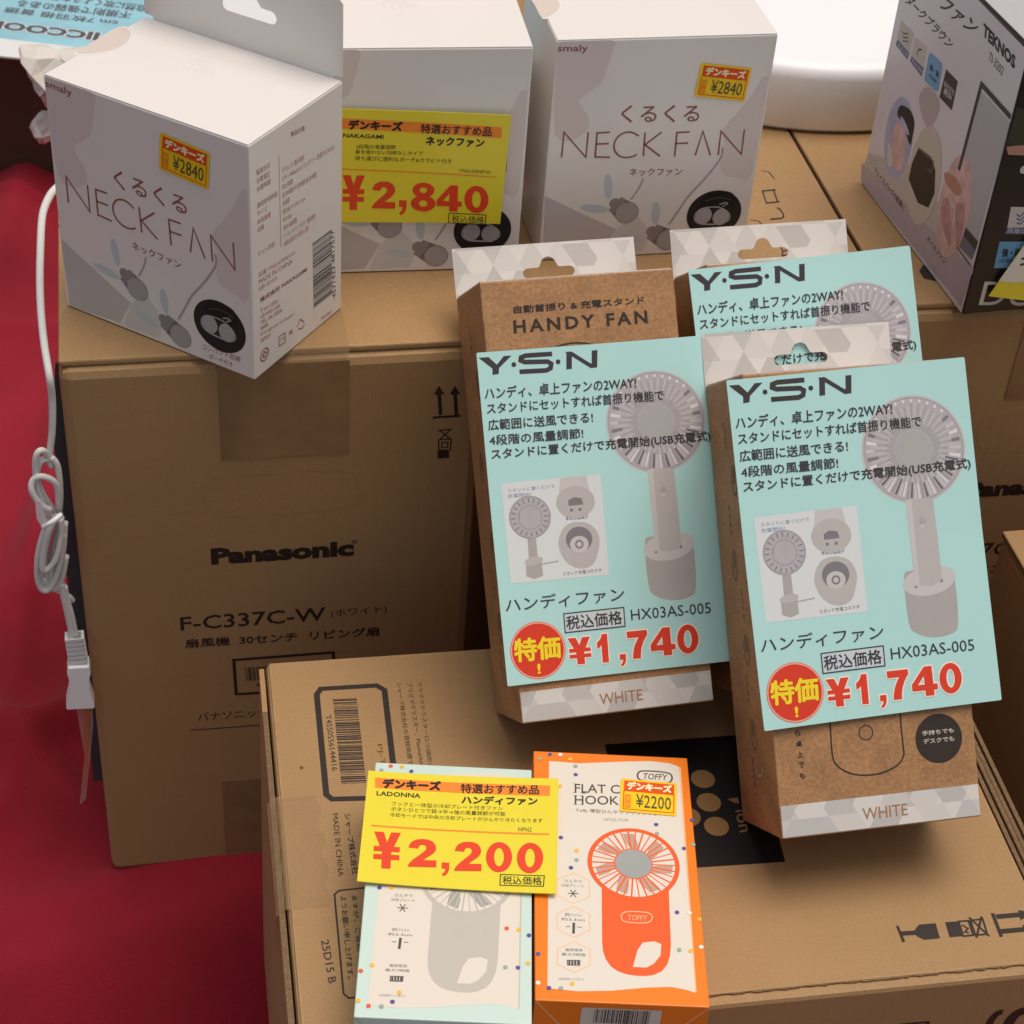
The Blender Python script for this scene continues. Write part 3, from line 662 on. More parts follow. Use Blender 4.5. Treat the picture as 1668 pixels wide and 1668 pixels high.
# round photographs: blurred hand/face colours, dark appliance
SK = mat('photo_skin', srgb(218, 180, 178), .35, noise=.3, nscale=110); SK2 = mat('photo_skin_shade', srgb(192, 146, 146), .35, noise=.3, nscale=160); PUR = mat('photo_lilac', srgb(178, 178, 210), .35, noise=.16, nscale=70)
F.disc((628, 720), .019, PUR, 1.0, ry=.027); F.poly([(600, 690), (630, 640), (660, 700), (660, 800), (640, 890), (600, 860)], SK, 1.2, smooth=3)
F.poly([(575, 750), (592, 780), (600, 860), (570, 862)], ink(215, 205, 205), 1.4, smooth=3)
F.poly([(640, 550), (690, 575), (712, 640), (705, 700), (690, 760), (668, 700), (650, 640), (622, 600)], TB, 1.5, smooth=3); F.poly([(640, 605), (665, 640), (685, 700), (672, 700), (648, 650)], PUR, 1.7, smooth=3)
F.poly([(735, 510), (780, 450), (840, 520), (835, 600), (790, 670), (755, 620)], mat('photo_blur', (.50, .42, .44), .35, noise=.05, nscale=20), .95, smooth=3)
F.disc((762, 920), .021, ink(206, 196, 186), 1.9, ry=.033)
F.poly([(700, 850), (735, 770), (800, 820), (822, 890), (818, 1010), (785, 1085), (730, 1060), (682, 935)], ink(56, 48, 44), 2.2); F.stroke([(735, 775), (815, 845), (800, 900), (780, 880)], .0008, ink(120, 110, 105), 2.4)
F.disc((920, 1080), .0185, SK, 2.0, ry=.034); F.poly([(870, 900), (930, 930), (960, 1000), (930, 1020), (880, 960)], ink(190, 140, 120), 2.3, smooth=3)
F.poly([(860, 1050), (890, 1040), (905, 1150), (900, 1290), (870, 1220), (850, 1120)], SK2, 2.3, smooth=3); F.poly([(935, 1060), (975, 1080), (965, 1200), (935, 1290), (925, 1150)], SK2, 2.3, smooth=3)
F.stroke([(900, 1060), (925, 1100), (915, 1160)], .001, ink(225, 215, 215), 2.5, smooth=3)
F.text('フェイスパックの乾燥に', (497, 898), (655, 1105), (507, 868), TB, 1.4, off=.01); F.text('ネイルファン', (772, 1255), (868, 1385), (783, 1228), TB, 1.4, off=.01)
# appliance drawing cut by the corner
DG = ink(70, 66, 68)
F.poly([(1062, 480), (1212, 640), (1040, 1265), (975, 1180), (1000, 1050), (940, 880)], ink(190, 184, 190), 1.6)
F.stroke([(945, 888), (1062, 440), (1215, 612)], .0032, DG, 2.6)
F.poly([(975, 1180), (1045, 1262), (1030, 1310), (965, 1225)], DG, 1.8); F.poly([(965, 1225), (1030, 1310), (1012, 1360), (940, 1280)], ink(120, 118, 135), 1.8); F.stroke([(932, 1288), (1005, 1388)], .001, DG, 2)
# black front of the box
G = Face(mb, TM, (0, 0, 0), (0, 0, -1), (0, 1, 0)).view(3.2075, 1268, 0)
G.poly([(1245, 560), (1400, 610), (1400, 760), (1190, 765)], ink(62, 66, 52), .8); G.poly([(1190, 768), (1230, 762), (1400, 750), (1400, 810), (1290, 812), (1200, 808)], ink(190, 140, 120), .9)
G.poly([(1215, 1080), (1400, 1085), (1400, 1185), (1195, 1190)], CR, 1); G.poly([(1195, 1190), (1400, 1185), (1400, 1225), (1180, 1222)], BL, 1)
G.text('風量切替', (1192, 1218), (1330, 1222), (1197, 1192), CR, 1.4)
for k in range(3): G.stroke([(1245, 1118 + 22 * k), (1262, 1130 + 20 * k), (1283, 1112 + 20 * k), (1300, 1122 + 20 * k)], .0009, BL, 1.4, smooth=3)
G.poly([(1155, 1262), (1400, 1262), (1400, 1400), (1125, 1400)], ink(110, 160, 200), 1); G.text('強・弱', (1165, 1340), (1260, 1342), (1172, 1298), TB, 1.4, b=.03); G.text('2段階調節', (1150, 1372), (1250, 1374), (1153, 1348), TB, 1.4)
G.text('DUAL', (1045, 1595), (1560, 1600), (1078, 1470), CR, 1, res=4)
G.disc((1285, 885), .0028, CR, 1)
mb.build('body', tk)
mb = MB(); mb.box(-TL_ + .0005, -.0005, TH + .0002, TH + .0008, -TD + .0005, -.0005, mat('grey_lid', (.50, .48, .50), .25, noise=.02, coat=.4)); mb.build('lid', tk)
# small yellow and white card at the right edge, leaning on the box
X = upright(TX, TY, TYAW + math.pi / 2, TOPZ)
X2, w_, h_ = on_plane(X, (1612, 485), (1700, 500), (1668, 385), .003)
mb = MB(); F = Face(mb, X2, (0, 0, 0), (1, 0, 0), (0, 1, 0)).view(3.2075, 1268, 0)
q = [F.uv(p) for p in ((1100, 1548), (1500, 1595), (1500, 1150), (1310, 1245))]
mb.plate([(v.x, v.y) for v in q], -.0005, 0, YEL)
F.poly([(1150, 1468), (1305, 1255), (1500, 1160), (1500, 1490), (1300, 1468), (1240, 1478), (1180, 1472)], ink(232, 226, 210), 1)
F.text('ネ', (1262, 1400), (1330, 1402), (1266, 1335), CBLK, 2, b=.03)
o = mb.build('price_card'); o.matrix_world = X2
tag(o, 'cut off yellow and white price card at the right edge, against the black box front', 'price card', 'yellow price cards')

# =====================================================================  LYING CARTON IN FRONT
SZ = ZF - .78134
_l = (Vector((-.0808, .5348)), Vector((-.1324, .7921))); 
SU = Vector((.1626, .0352, 0)).normalized(); SV = Vector((0, 0, 1)).cross(SU)
RS = Matrix((SU, SV, (0, 0, 1))).transposed().to_4x4(); RS.translation = Vector((-.0808, .5348, SZ))
SMx = RS
SW = .3925; SDp = .2655; SH = SZ - .001
sc = thing('carton', SMx, 'brown carton lying flat in front with barcode and black panel on its top', 'cardboard box', 'brown cartons in front')
mb = MB(); mb.box(0, SW, 0, SDp, -SH, -.0012, CARD, .003)
I2 = ink(50, 42, 38)
Ff = Face(mb, SMx, (0, 0, 0), (1, 0, 0), (0, 0, 1)).view(8.34, 1468, 1540)
Ff.stroke([(1165, 1130), (1230, 1000), (1310, 920), (1380, 905)], .0045, I2, 1, smooth=4); Ff.stroke([(1420, 1130), (1500, 990), (1600, 910), (1720, 880), (1850, 900)], .0065, I2, 1, smooth=4)
Ff.poly([(-30, 1062), (390, 1025), (385, 1050), (-30, 1085)], I2, 1); Ff.poly([(345, 1035), (390, 1028), (370, 1130), (330, 1130)], I2, 1.3)
mb.build('body', sc)
mb = MB(); mb.box(.002, SW, .006, SDp - .002, -.001, .0, CARD)
F = Face(mb, SMx, (0, 0, 0), (1, 0, 0), (0, 1, 0)).view(2.7, 430, 1050)
F.stroke([(450, 676), (300, 680), (274, 660), (232, 220), (250, 195), (495, 180), (530, 200), (572, 560)], .0034, INKD, 1)
F.bars((340, 612), (303, 240), (450, 608), INKD, 1, seed=21, n=52)
F.text('T4550556144416', (270, 312), (298, 556), (295, 308), I2, 1)
F.text('PJ-T3', (492, 440), (515, 560), (518, 437), ink(120, 70, 30), 1)
F.text('プラズマクラスターロゴ(図形)は', (672, 165), (722, 560), (694, 160), I2, 1); F.text('プラズマクラスター、Plasmacluster', (628, 168), (690, 560), (650, 165), I2, 1); F.text('シャープ株式会社の登録商標です。', (582, 170), (640, 570), (604, 167), I2, 1)
F.text('MADE IN CHINA', (300, 745), (326, 1022), (325, 742), I2, 1); F.text('シャープ株式会社', (352, 745), (388, 1012), (380, 742), I2, 1, b=.02)
F.stroke([(520, 1062), (330, 1082), (310, 1100), (350, 1535), (372, 1555), (520, 1540)], .0010, I2, 1)
F.text('ますが、ご容赦ください', (385, 1105), (425, 1500), (408, 1102), I2, 1, b=.015); F.text('ようお願い申し上げます。', (335, 1108), (368, 1470), (362, 1105), I2, 1, b=.015)
F.text('25D15 B', (250, 1302), (284, 1492), (285, 1296), ink(60, 52, 48), 1, off=.01)
F.disc((165, 542), .0011, ink(110, 70, 40), 1)
F.view(1, 0, 0)
F.poly([(985, 1213), (1225, 1196), (1279, 1404), (1036, 1420)], ink(26, 22, 24), 1)
F.view(2.9366, 1100, 1200)
TAN = ink(148, 112, 68)
for c_ in ((132, 203), (160, 315), (197, 430), (62, 385), (30, 270), (95, 500)): F.disc(c_, .0068, TAN, 2) if c_[1] != 500 and c_[1] != 270 else None
F.text('ion', (285, 355), (308, 460), (342, 345), TAN, 2, res=3); F.poly([(248, 300), (300, 292), (306, 322), (285, 318)], TAN, 2)
# handling marks
F.poly([(1055, 905), (1068, 905), (1100, 980), (1086, 985)], I2, 1); F.stroke([(1075, 943), (1148, 938)], .0028, I2, 1.3)
F.poly([(1140, 932), (1165, 900), (1245, 893), (1266, 965), (1190, 972), (1155, 955)], I2, 1.6, smooth=0)
F.poly([(1290, 888), (1350, 884), (1372, 955), (1312, 960)], I2, 1)
F.stroke([(1355, 884), (1402, 881), (1425, 950), (1378, 955)], .0011, I2, 1, closed=True); F.stroke([(1370, 900), (1400, 918), (1385, 935), (1405, 940)], .001, I2, 1)
F.stroke([(1412, 880), (1470, 872), (1492, 945), (1436, 950)], .0011, I2, 1, closed=True); F.stroke([(1405, 865), (1502, 955)], .0012, I2, 1.3); F.stroke([(1465, 860), (1440, 962)], .0012, I2, 1.6)
F.poly([(1508, 845), (1525, 844), (1568, 955), (1552, 960)], I2, 1)
for y0 in (860, 930):
    F.stroke([(1535 + (y0 - 860) * .35, y0 + 2), (1650 + (y0 - 860) * .3, y0 - 8)], .0030, I2, 1.3)
    F.poly([(1640 + (y0 - 860) * .3, y0 - 30), (1720 + (y0 - 860) * .3, y0 - 14), (1650 + (y0 - 860) * .3, y0 + 18)], I2, 1.6)
mb.build('top_panel', sc)
# jagged perforated edge strip and end flaps
mb = MB(); n = 170; top = []
for i in range(n + 1): top.append((.002 + (SW - .003) * i / n, .0052 + random.uniform(-.0005, .0005)))
mb.plate([(.002, .0062)] + [] + [(SW - .001, .0062)] + top[::-1], -.0011, -.0001, CARDIN); mb.build('torn_edge', sc)
mb = MB()
for k, (x0, x1) in enumerate(((-.0045, -.0012),)):
    mb.add([(x0, .002, -.0035), (x1, .002, -.0035), (x1, SDp - .004, -.002), (x0 + .0005, SDp - .004, -.002), (x0 - .002, .002, -SH), (x1, .002, -SH), (x1, SDp - .004, -SH), (x0 - .002, SDp - .004, -SH)],
           [(0, 1, 2, 3), (4, 7, 6, 5), (0, 4, 5, 1), (3, 2, 6, 7), (0, 3, 7, 4), (1, 5, 6, 2)], CARD)
    mb.plate([(x0, .002), (x1, .002), (x1, SDp - .004), (x0 + .0005, SDp - .004)], -.0034, -.0022, CARDIN)
mb.build('end_flap', sc)
mb = MB()
for k in range(4): mb.box(SW + .001 + k * .0034, SW + .0036 + k * .0034, .004, SDp - .004, -SH + .002, .0005 + .0012 * (k % 2), CARDIN, .0004)
mb.build('end_flap', sc)
mb = MB()
V = []; nn = 14
for i in range(nn + 1):
    y = .082 + .077 * i / nn
    V += [(-.0068, y, -.04), (-.0058, y, -.0045), (-.001 + .0006 * math.sin(i * 2.1), y, .0006), (.022 + .0015 * math.sin(i * 1.7), y, .0005)]
mb.add(V, [(i * 4 + j, i * 4 + j + 1, (i + 1) * 4 + j + 1, (i + 1) * 4 + j) for i in range(nn) for j in range(3)], CLEAR); mb.build('clear_tape', sc)

# =====================================================================  HANDHELD FAN BOXES
HW, HH, HD, HT = .1086, .2389, .0700, .0285
HA = frame_matrix([[0.96295, -0.17702, 0.20347], [0.26966, 0.61993, -0.73686], [0.0043, 0.76443, 0.64469]], [0.01476, 0.71501, -0.73449])
HB = frame_matrix([[0.97194, -0.16622, 0.16646], [0.23453, 0.62985, -0.74046], [0.01824, 0.75873, 0.65116]], [0.15151, 0.64887, -0.73499])
HC = frame_matrix([[0.97105, -0.16373, 0.17393], [0.23803, 0.602, -0.76219], [0.02008, 0.78153, 0.62355]], [0.13472, 0.75297, -0.73702])
for M_ in (HA, HB, HC):
    R3 = M_.to_3x3(); x = R3.col[0].normalized(); y = (R3.col[1] - x * x.dot(R3.col[1])).normalized(); z = x.cross(y); tt = M_.translation.copy()
    M4 = Matrix((x, y, z)).transposed().to_4x4(); M4.translation = tt; M_[:] = M4
def make_handy(M):
    r = thing('handheld_fan_box', M, '', 'box', 'kraft handheld fan boxes')
    mb = MB(); mb.box(0, HW, 0, HH, -HD, 0, KRAFT, .0009)
    I = ink(58, 48, 42)
    F = Face(mb, M, (0, 0, 0), (1, 0, 0), (0, 1, 0)); F.set_ref(HA, (0, 0, 0)); F.view(3.336, 700, 360)
    F.text('自動首振り & 充電スタンド', (457, 503), (1165, 450), (455, 462), I, 1, b=.03)
    F.text('HANDY FAN', (457, 611), (1185, 555), (452, 540), I, 1, off=.030, sp=1.35)
    c = F.uv((810, 997)); F.disc(c, .034, I, 1, raw=True, ring=.975, n=60)
    F.set_ref(HB, (0, 0, 0)); F.view(2.779, 1120, 800)
    F.stroke([(625, 700), (645, 1050), (655, 1190), (675, 1240), (730, 1275), (800, 1286), (880, 1275), (950, 1240), (978, 1195), (975, 1150), (962, 1010), (940, 700)], .0008, I, 1, smooth=4)
    F.disc((807, 1093), .0040, I, 1, ring=.86)
    F.disc((1137, 1119), .0128, I, 1); WT = ink(222, 210, 195)
    F.text('手持ちでも', (1062, 1108), (1205, 1092), (1060, 1086), WT, 2, off=.01); F.text('デスクでも', (1068, 1145), (1207, 1130), (1066, 1122), WT, 2, off=.01)
    for i, ch in enumerate('ら卓上でも'): F.text(ch, (487 + i * 5.5, 1110 + i * 48), (512 + i * 5.5, 1108 + i * 48), (485 + i * 5.5, 1084 + i * 48), I, 1, b=.03)
    # white band at the foot
    a = F.uv((415, 1428)).y; BH = a
    F.metric(); F.poly([(.0006, .0008), (HW - .0006, .0008), (HW - .0006, BH), (.0006, BH)], TRI, .6, raw=True)
    F.text('WHITE', (HW * .405, BH * .30), (HW * .63, BH * .30), (HW * .405, BH * .66), ink(168, 124, 88), 1.2, off=.006, raw=True)
    # left side: faint drawings
    S = Face(mb, M, (0, 0, 0), (0, 0, -1), (0, 1, 0)); S.N = Vector((-1, 0, 0))
    mb.build('body', r)
    mb2 = MB(); rnd = random.Random(3); S = Face(mb2, M, (0, 0, -HD), (0, 0, 1), (0, 1, 0)); DKB = mat('kraft_dark_print', (.20, .12, .07), .7, noise=.2)
    for k in range(9):
        cy = .028 + k * .0225; cx = .020 + rnd.uniform(-.004, .012)
        if k % 2: S.disc((cx + .01, cy), .0050, DKB, 1, raw=True, ry=.0085, ring=.8, n=20); S.disc((cx + .01, cy + .002), .002, DKB, 1, raw=True, ry=.004, n=14)
        else:
            for j in range(4): S.text('首振充電操作'[(k + j) % 6], (cx + .008, cy + j * .0042 - .006), (cx + .0115, cy + j * .0042 - .006), (cx + .008, cy + j * .0042 - .003), DKB, 1, raw=True)
    S.stroke([(.034, .036), (.035, .031), (.040, .029), (.045, .031), (.047, .035)], .0006, ink(225, 205, 185), 1, smooth=3, raw=True)
    o = mb2.build('side_print', r)
    mb = MB(); mb.plate([(.0, HH - .01), (HW, HH - .01), (HW, HH + HT), (0, HH + HT)], -HD - .0006, -HD + .0002 - .0006, TRI, holes=[euro_hole(HW * .515, HH + HT * .40, .031, .0058, .0075)], edge=ink(200, 185, 165)); mb.build('hang_tab', r)
    mb = MB(); mb.box(.0006, HW - .0006, HH - .0002, HH + .0005, -HD + .001, -.0012, TRI); mb.build('lid', r)
    return r
hA = make_handy(HA); hA['label'] = 'kraft handheld fan box standing left, the words HANDY FAN readable above its blue card'
dup(hA, HB, 'kraft handheld fan box at the right with a dark round badge below its blue card')
dup(hA, HC, 'kraft handheld fan box at the back, mostly hidden behind the one with the dark badge')

# =====================================================================  BLUE PRICE CARDS
CY = mat('pale_blue_card', srgb(184, 227, 223), .38, noise=.008, nscale=20, coat=.35)
XB, wB, hB = on_plane(HB, (1243.4, 1190.4), (1631.7, 1140.8), (1179.4, 621.5), .0030)
XA, wA, hA_ = on_plane(HA, (825.7, 1117.7), (1184.9, 1077.8), (772.8, 570.7), .0016)
KWc, KHc = .1290, .1795
XC, wC, hC = on_plane(HC, (1119.5 + 70, 440.4 + 560), (1481 + 70, 400.5 + 520), (1119.5, 440.4), .0014)
_tl = solve(HC, (1119.5, 440.4), (0, 0, .0014)); _tr = solve(HC, (1481, 400.5), (0, 0, .0014)); _u = (_tr - _tl).normalized(); _v = Vector((0, 0, 1)).cross(_u)
XC = (HC.to_3x3() @ Matrix((_u, _v, (0, 0, 1))).transposed()).to_4x4(); XC.translation = HC @ (_tl - _v * KHc)
mb = MB(); card_plate(mb, KWc, KHc, CY, edge=ink(225, 235, 232))
T1 = ink(66, 58, 60, coat=.35)
F = Face(mb, XB, (0, 0, 0), (1, 0, 0), (0, 1, 0)); F.set_ref(XA, (0, 0, 0)); F.view(3.336, 700, 360)
LW = .0052
F.poly([(262, 745), (316, 741), (362, 782), (400, 735), (442, 732), (374, 800), (372, 832), (338, 837), (338, 803)], T1, 1)
F.disc((455, 781), .0013, T1, 1); F.disc((697, 765), .0013, T1, 1)
F.stroke([(664, 722), (520, 732), (494, 742), (492, 758), (515, 767), (640, 764), (660, 776), (656, 800), (632, 812), (486, 820)], .0025, T1, 1)
F.poly([(735, 712), (770, 709), (868, 770), (880, 775), (880, 704), (911, 701), (910, 795), (875, 799), (772, 735), (772, 803), (742, 806), (742, 718)], T1, 1)
F.set_ref(XB, (0, 0, 0)); F.view(2.837, 1080, 360)
# fan picture, lowest layer
FG = mat('photo_grey', srgb(186, 179, 183), .38, noise=.05, nscale=160); FG2 = ink(166, 158, 163); FG3 = ink(204, 199, 201); FG4 = ink(132, 126, 132)
fc = F.uv((1156, 1055)); rr = (F.uv((1393, 1055)) - fc).length
F.disc(fc, rr, FG, .4, raw=True, n=72); F.disc(fc, rr, FG3, .5, raw=True, ring=.975, n=72); F.disc(fc, rr * .955, FG2, .5, raw=True, ring=.985, n=72)
rnd = random.Random(5)
def wedge(a0, a1, r0, r1, m, L): 
    F.poly([(fc.x + r0 * math.cos(a0), fc.y + r0 * math.sin(a0)), (fc.x + r0 * math.cos(a1), fc.y + r0 * math.sin(a1)), (fc.x + r1 * math.cos(a1), fc.y + r1 * math.sin(a1)), (fc.x + r1 * math.cos(a0), fc.y + r1 * math.sin(a0))][::1], m, L, raw=True)
for k in range(72):
    a = 2 * math.pi * k / 72; deg = (math.degrees(a)) % 360
    wedge(a, a + .018, rr * .37, rr * rnd.uniform(.46, .54), FG4, .6)
    wedge(a + .02, a + .045, rr * .50, rr * rnd.uniform(.78, .86), FG2 if k % 2 else FG3, .58)
    if 200 < deg < 345: wedge(a, a + .05, rr * rnd.uniform(.56, .66), rr * rnd.uniform(.88, .93), (ink(112, 106, 112), FG3, ink(222, 218, 220), FG2)[k % 4], .7)
    elif 35 < deg < 140:
        if k % 2: wedge(a, a + .055, rr * .87, rr * .925, ink(224, 220, 222), .7)
    elif k % 2: wedge(a, a + .075, rr * rnd.uniform(.68, .78), rr * .91, (ink(224, 221, 222), FG4, FG3)[k % 3], .7)
F.disc(fc, rr * .34, ink(178, 175, 174), .85, raw=True, n=44)
F.view(2.779, 1120, 800)
HG = mat('photo_warm_grey', srgb(192, 186, 183), .38, noise=.04, nscale=140); HG2 = mat('photo_mid_grey', srgb(178, 172, 169), .38, noise=.05, nscale=90); HG3 = ink(205, 200, 197)
F.poly([(980, 395), (1010, 360), (1160, 345), (1205, 390), (1222, 600), (1190, 645), (1110, 662), (1030, 640), (1000, 590)], HG2, .4, smooth=3)
F.disc((1093, 405), .0145, HG3, .55, ry=.0075, rot=.1)
F.poly([(985, 40), (1108, 30), (1130, 200), (1152, 408), (1100, 430), (1030, 425), (1012, 260)], HG, .7); F.poly([(985, 40), (1012, 36), (1050, 425), (1030, 425), (1012, 260)], HG3, .75)
F.stroke([(1030, 430), (1035, 438)], .0012, FG4, .8); F.stroke([(1150, 400), (1148, 412)], .0012, FG4, .8)
F.disc((1062, 135), .0018, HG2, .9); F.disc((1062, 158), .0012, HG3, .9)
# inset photograph
F.poly([(298, 120), (765, 65), (815, 545), (352, 595)], ink(222, 224, 224), .5)
F.disc((437, 278), .0116, FG2, .8); F.disc((437, 278), .0108, FG, 1.0); F.disc((437, 278), .0068, FG2, 1.1); F.disc((437, 278), .0062, FG, 1.2)
for k in range(20):
    a = math.tau * k / 20; c0 = F.uv((437, 278)); F.stroke([(c0.x + .008 * math.cos(a), c0.y + .008 * math.sin(a)), (c0.x + .0105 * math.cos(a), c0.y + .0105 * math.sin(a))], .0006, FG4, 1.3, raw=True)
F.poly([(425, 362), (465, 358), (478, 478), (435, 480)], HG2, .8); F.poly([(420, 490), (495, 480), (503, 555), (465, 572), (425, 560)], HG2, .9); F.disc((458, 486), .0052, HG, 1.1, ry=.0022, rot=.1)
F.stroke([(498, 500), (575, 484)], .0007, HG2, .9)
F.poly([(575, 88), (698, 74), (728, 200), (570, 215)], HG3, .8); F.disc((650, 202), .0108, HG, .9, ry=.0088); F.poly([(615, 195), (640, 178), (678, 182), (688, 212), (618, 220)], FG4, 1.1); F.disc((632, 240), .0009, FG4, 1.1); F.disc((672, 236), .0009, FG4, 1.1)
F.text('本体充電端子', (605, 291), (712, 280), (603, 272), INKD, .8)
F.poly([(572, 400), (600, 320), (665, 295), (730, 312), (765, 370), (760, 440), (735, 500), (670, 518), (605, 480)], HG, .8, smooth=3); F.disc((670, 378), .0074, FG4, 1.0, ry=.0068); F.disc((671, 402), .0052, HG3, 1.1, ry=.0045); F.disc((671, 402), .0024, FG4, 1.3, ring=.6)
F.text('スタンド充電コネクタ', (597, 555), (778, 532), (595, 537), INKD, .8)
BT = ink(120, 135, 175); F.text('スタンドに置くだけで', (330, 162), (552, 136), (328, 145), BT, .8); F.text('充電開始!', (331, 190), (440, 178), (330, 170), BT, .8)
# words
F.view(2.837, 1080, 360)
TX_ = lambda s_, a, b, c: F.text(s_, a, b, c, T1, 2, b=.016)
TX_('ハンディ、卓上ファンの2WAY!', (333, 964), (1058, 893), (330, 906)); TX_('スタンドにセットすれば首振り機能で', (345, 1035), (1192, 950), (341, 983)); TX_('広範囲に送風できる!', (352, 1114), (855, 1064), (348, 1062))
TX_('4段階の風量調節!', (360, 1187), (810, 1142), (356, 1137)); TX_('スタンドに置くだけで充電開始(USB充電式)', (370, 1262), (1418, 1150), (366, 1205))
F.view(2.779, 1120, 800)
F.text('ハンディファン', (330, 733), (888, 668), (325, 665), T1, 2, b=.004)
F.poly([(603, 735), (885, 700), (893, 790), (612, 825)], ink(205, 214, 218), 1); F.stroke([(603, 735), (885, 700), (893, 790), (612, 825)], .0006, T1, 2, closed=True)
F.text('税込価格', (619, 812), (880, 779), (613, 747), T1, 2, b=.015); F.text('HX03AS-005', (922, 762), (1295, 720), (917, 710), T1, 2)
bc = F.uv((484, 911)); br = (F.uv((615, 911)) - bc).length * 1.0
F.disc(bc, br, ink(238, 120, 96, coat=.35), 1, raw=True, n=60); F.disc(bc, br * .965, ink(245, 190, 175, coat=.35), 1.3, raw=True, n=60, ring=.97); F.disc(bc, br * .93, ink(222, 62, 36, coat=.35), 1.5, raw=True, n=60)
F.text('特価', (377, 968), (590, 945), (370, 862), ink(250, 222, 40, coat=.35), 2.2, b=.035); F.text('!', (484, 1024), (500, 1022), (480, 975), ink(250, 222, 40), 2.2, off=.03)
PW = ink(250, 240, 225, coat=.35); PR = ink(226, 66, 40, coat=.35)
for ch, a, b, c in (('¥', (637, 980), (743, 968), (622, 853)), ('1', (770, 968), (833, 961), (758, 832)), (',', (873, 984), (905, 980), (868, 925)), ('7', (915, 948), (1010, 937), (900, 816)), ('4', (1020, 933), (1135, 921), (1005, 800)), ('0', (1143, 920), (1242, 908), (1133, 784))):
    heavy(F, ch, a, b, c, PW, 1.2, b=.045 if ch != ',' else .11); heavy(F, ch, a, b, c, PR, 2.4)
o = mb.build('price_card', bend=lambda x, y: .0020 * (2 * x / KWc - 1) ** 2 * (.4 + .6 * abs(2 * y / KHc - 1))); o.matrix_world = XB; GB = 'pale blue handheld fan price cards'
tag(o, 'pale blue price card fully in view on the kraft box with the dark round badge', 'price card', GB)
for M_, lb in ((XA, 'pale blue price card on the left kraft box, below the words HANDY FAN'), (XC, 'pale blue price card at the back, its lower half hidden by a kraft box')):
    c = o.copy(); SC.collection.objects.link(c); c.matrix_world = M_; c['label'] = lb

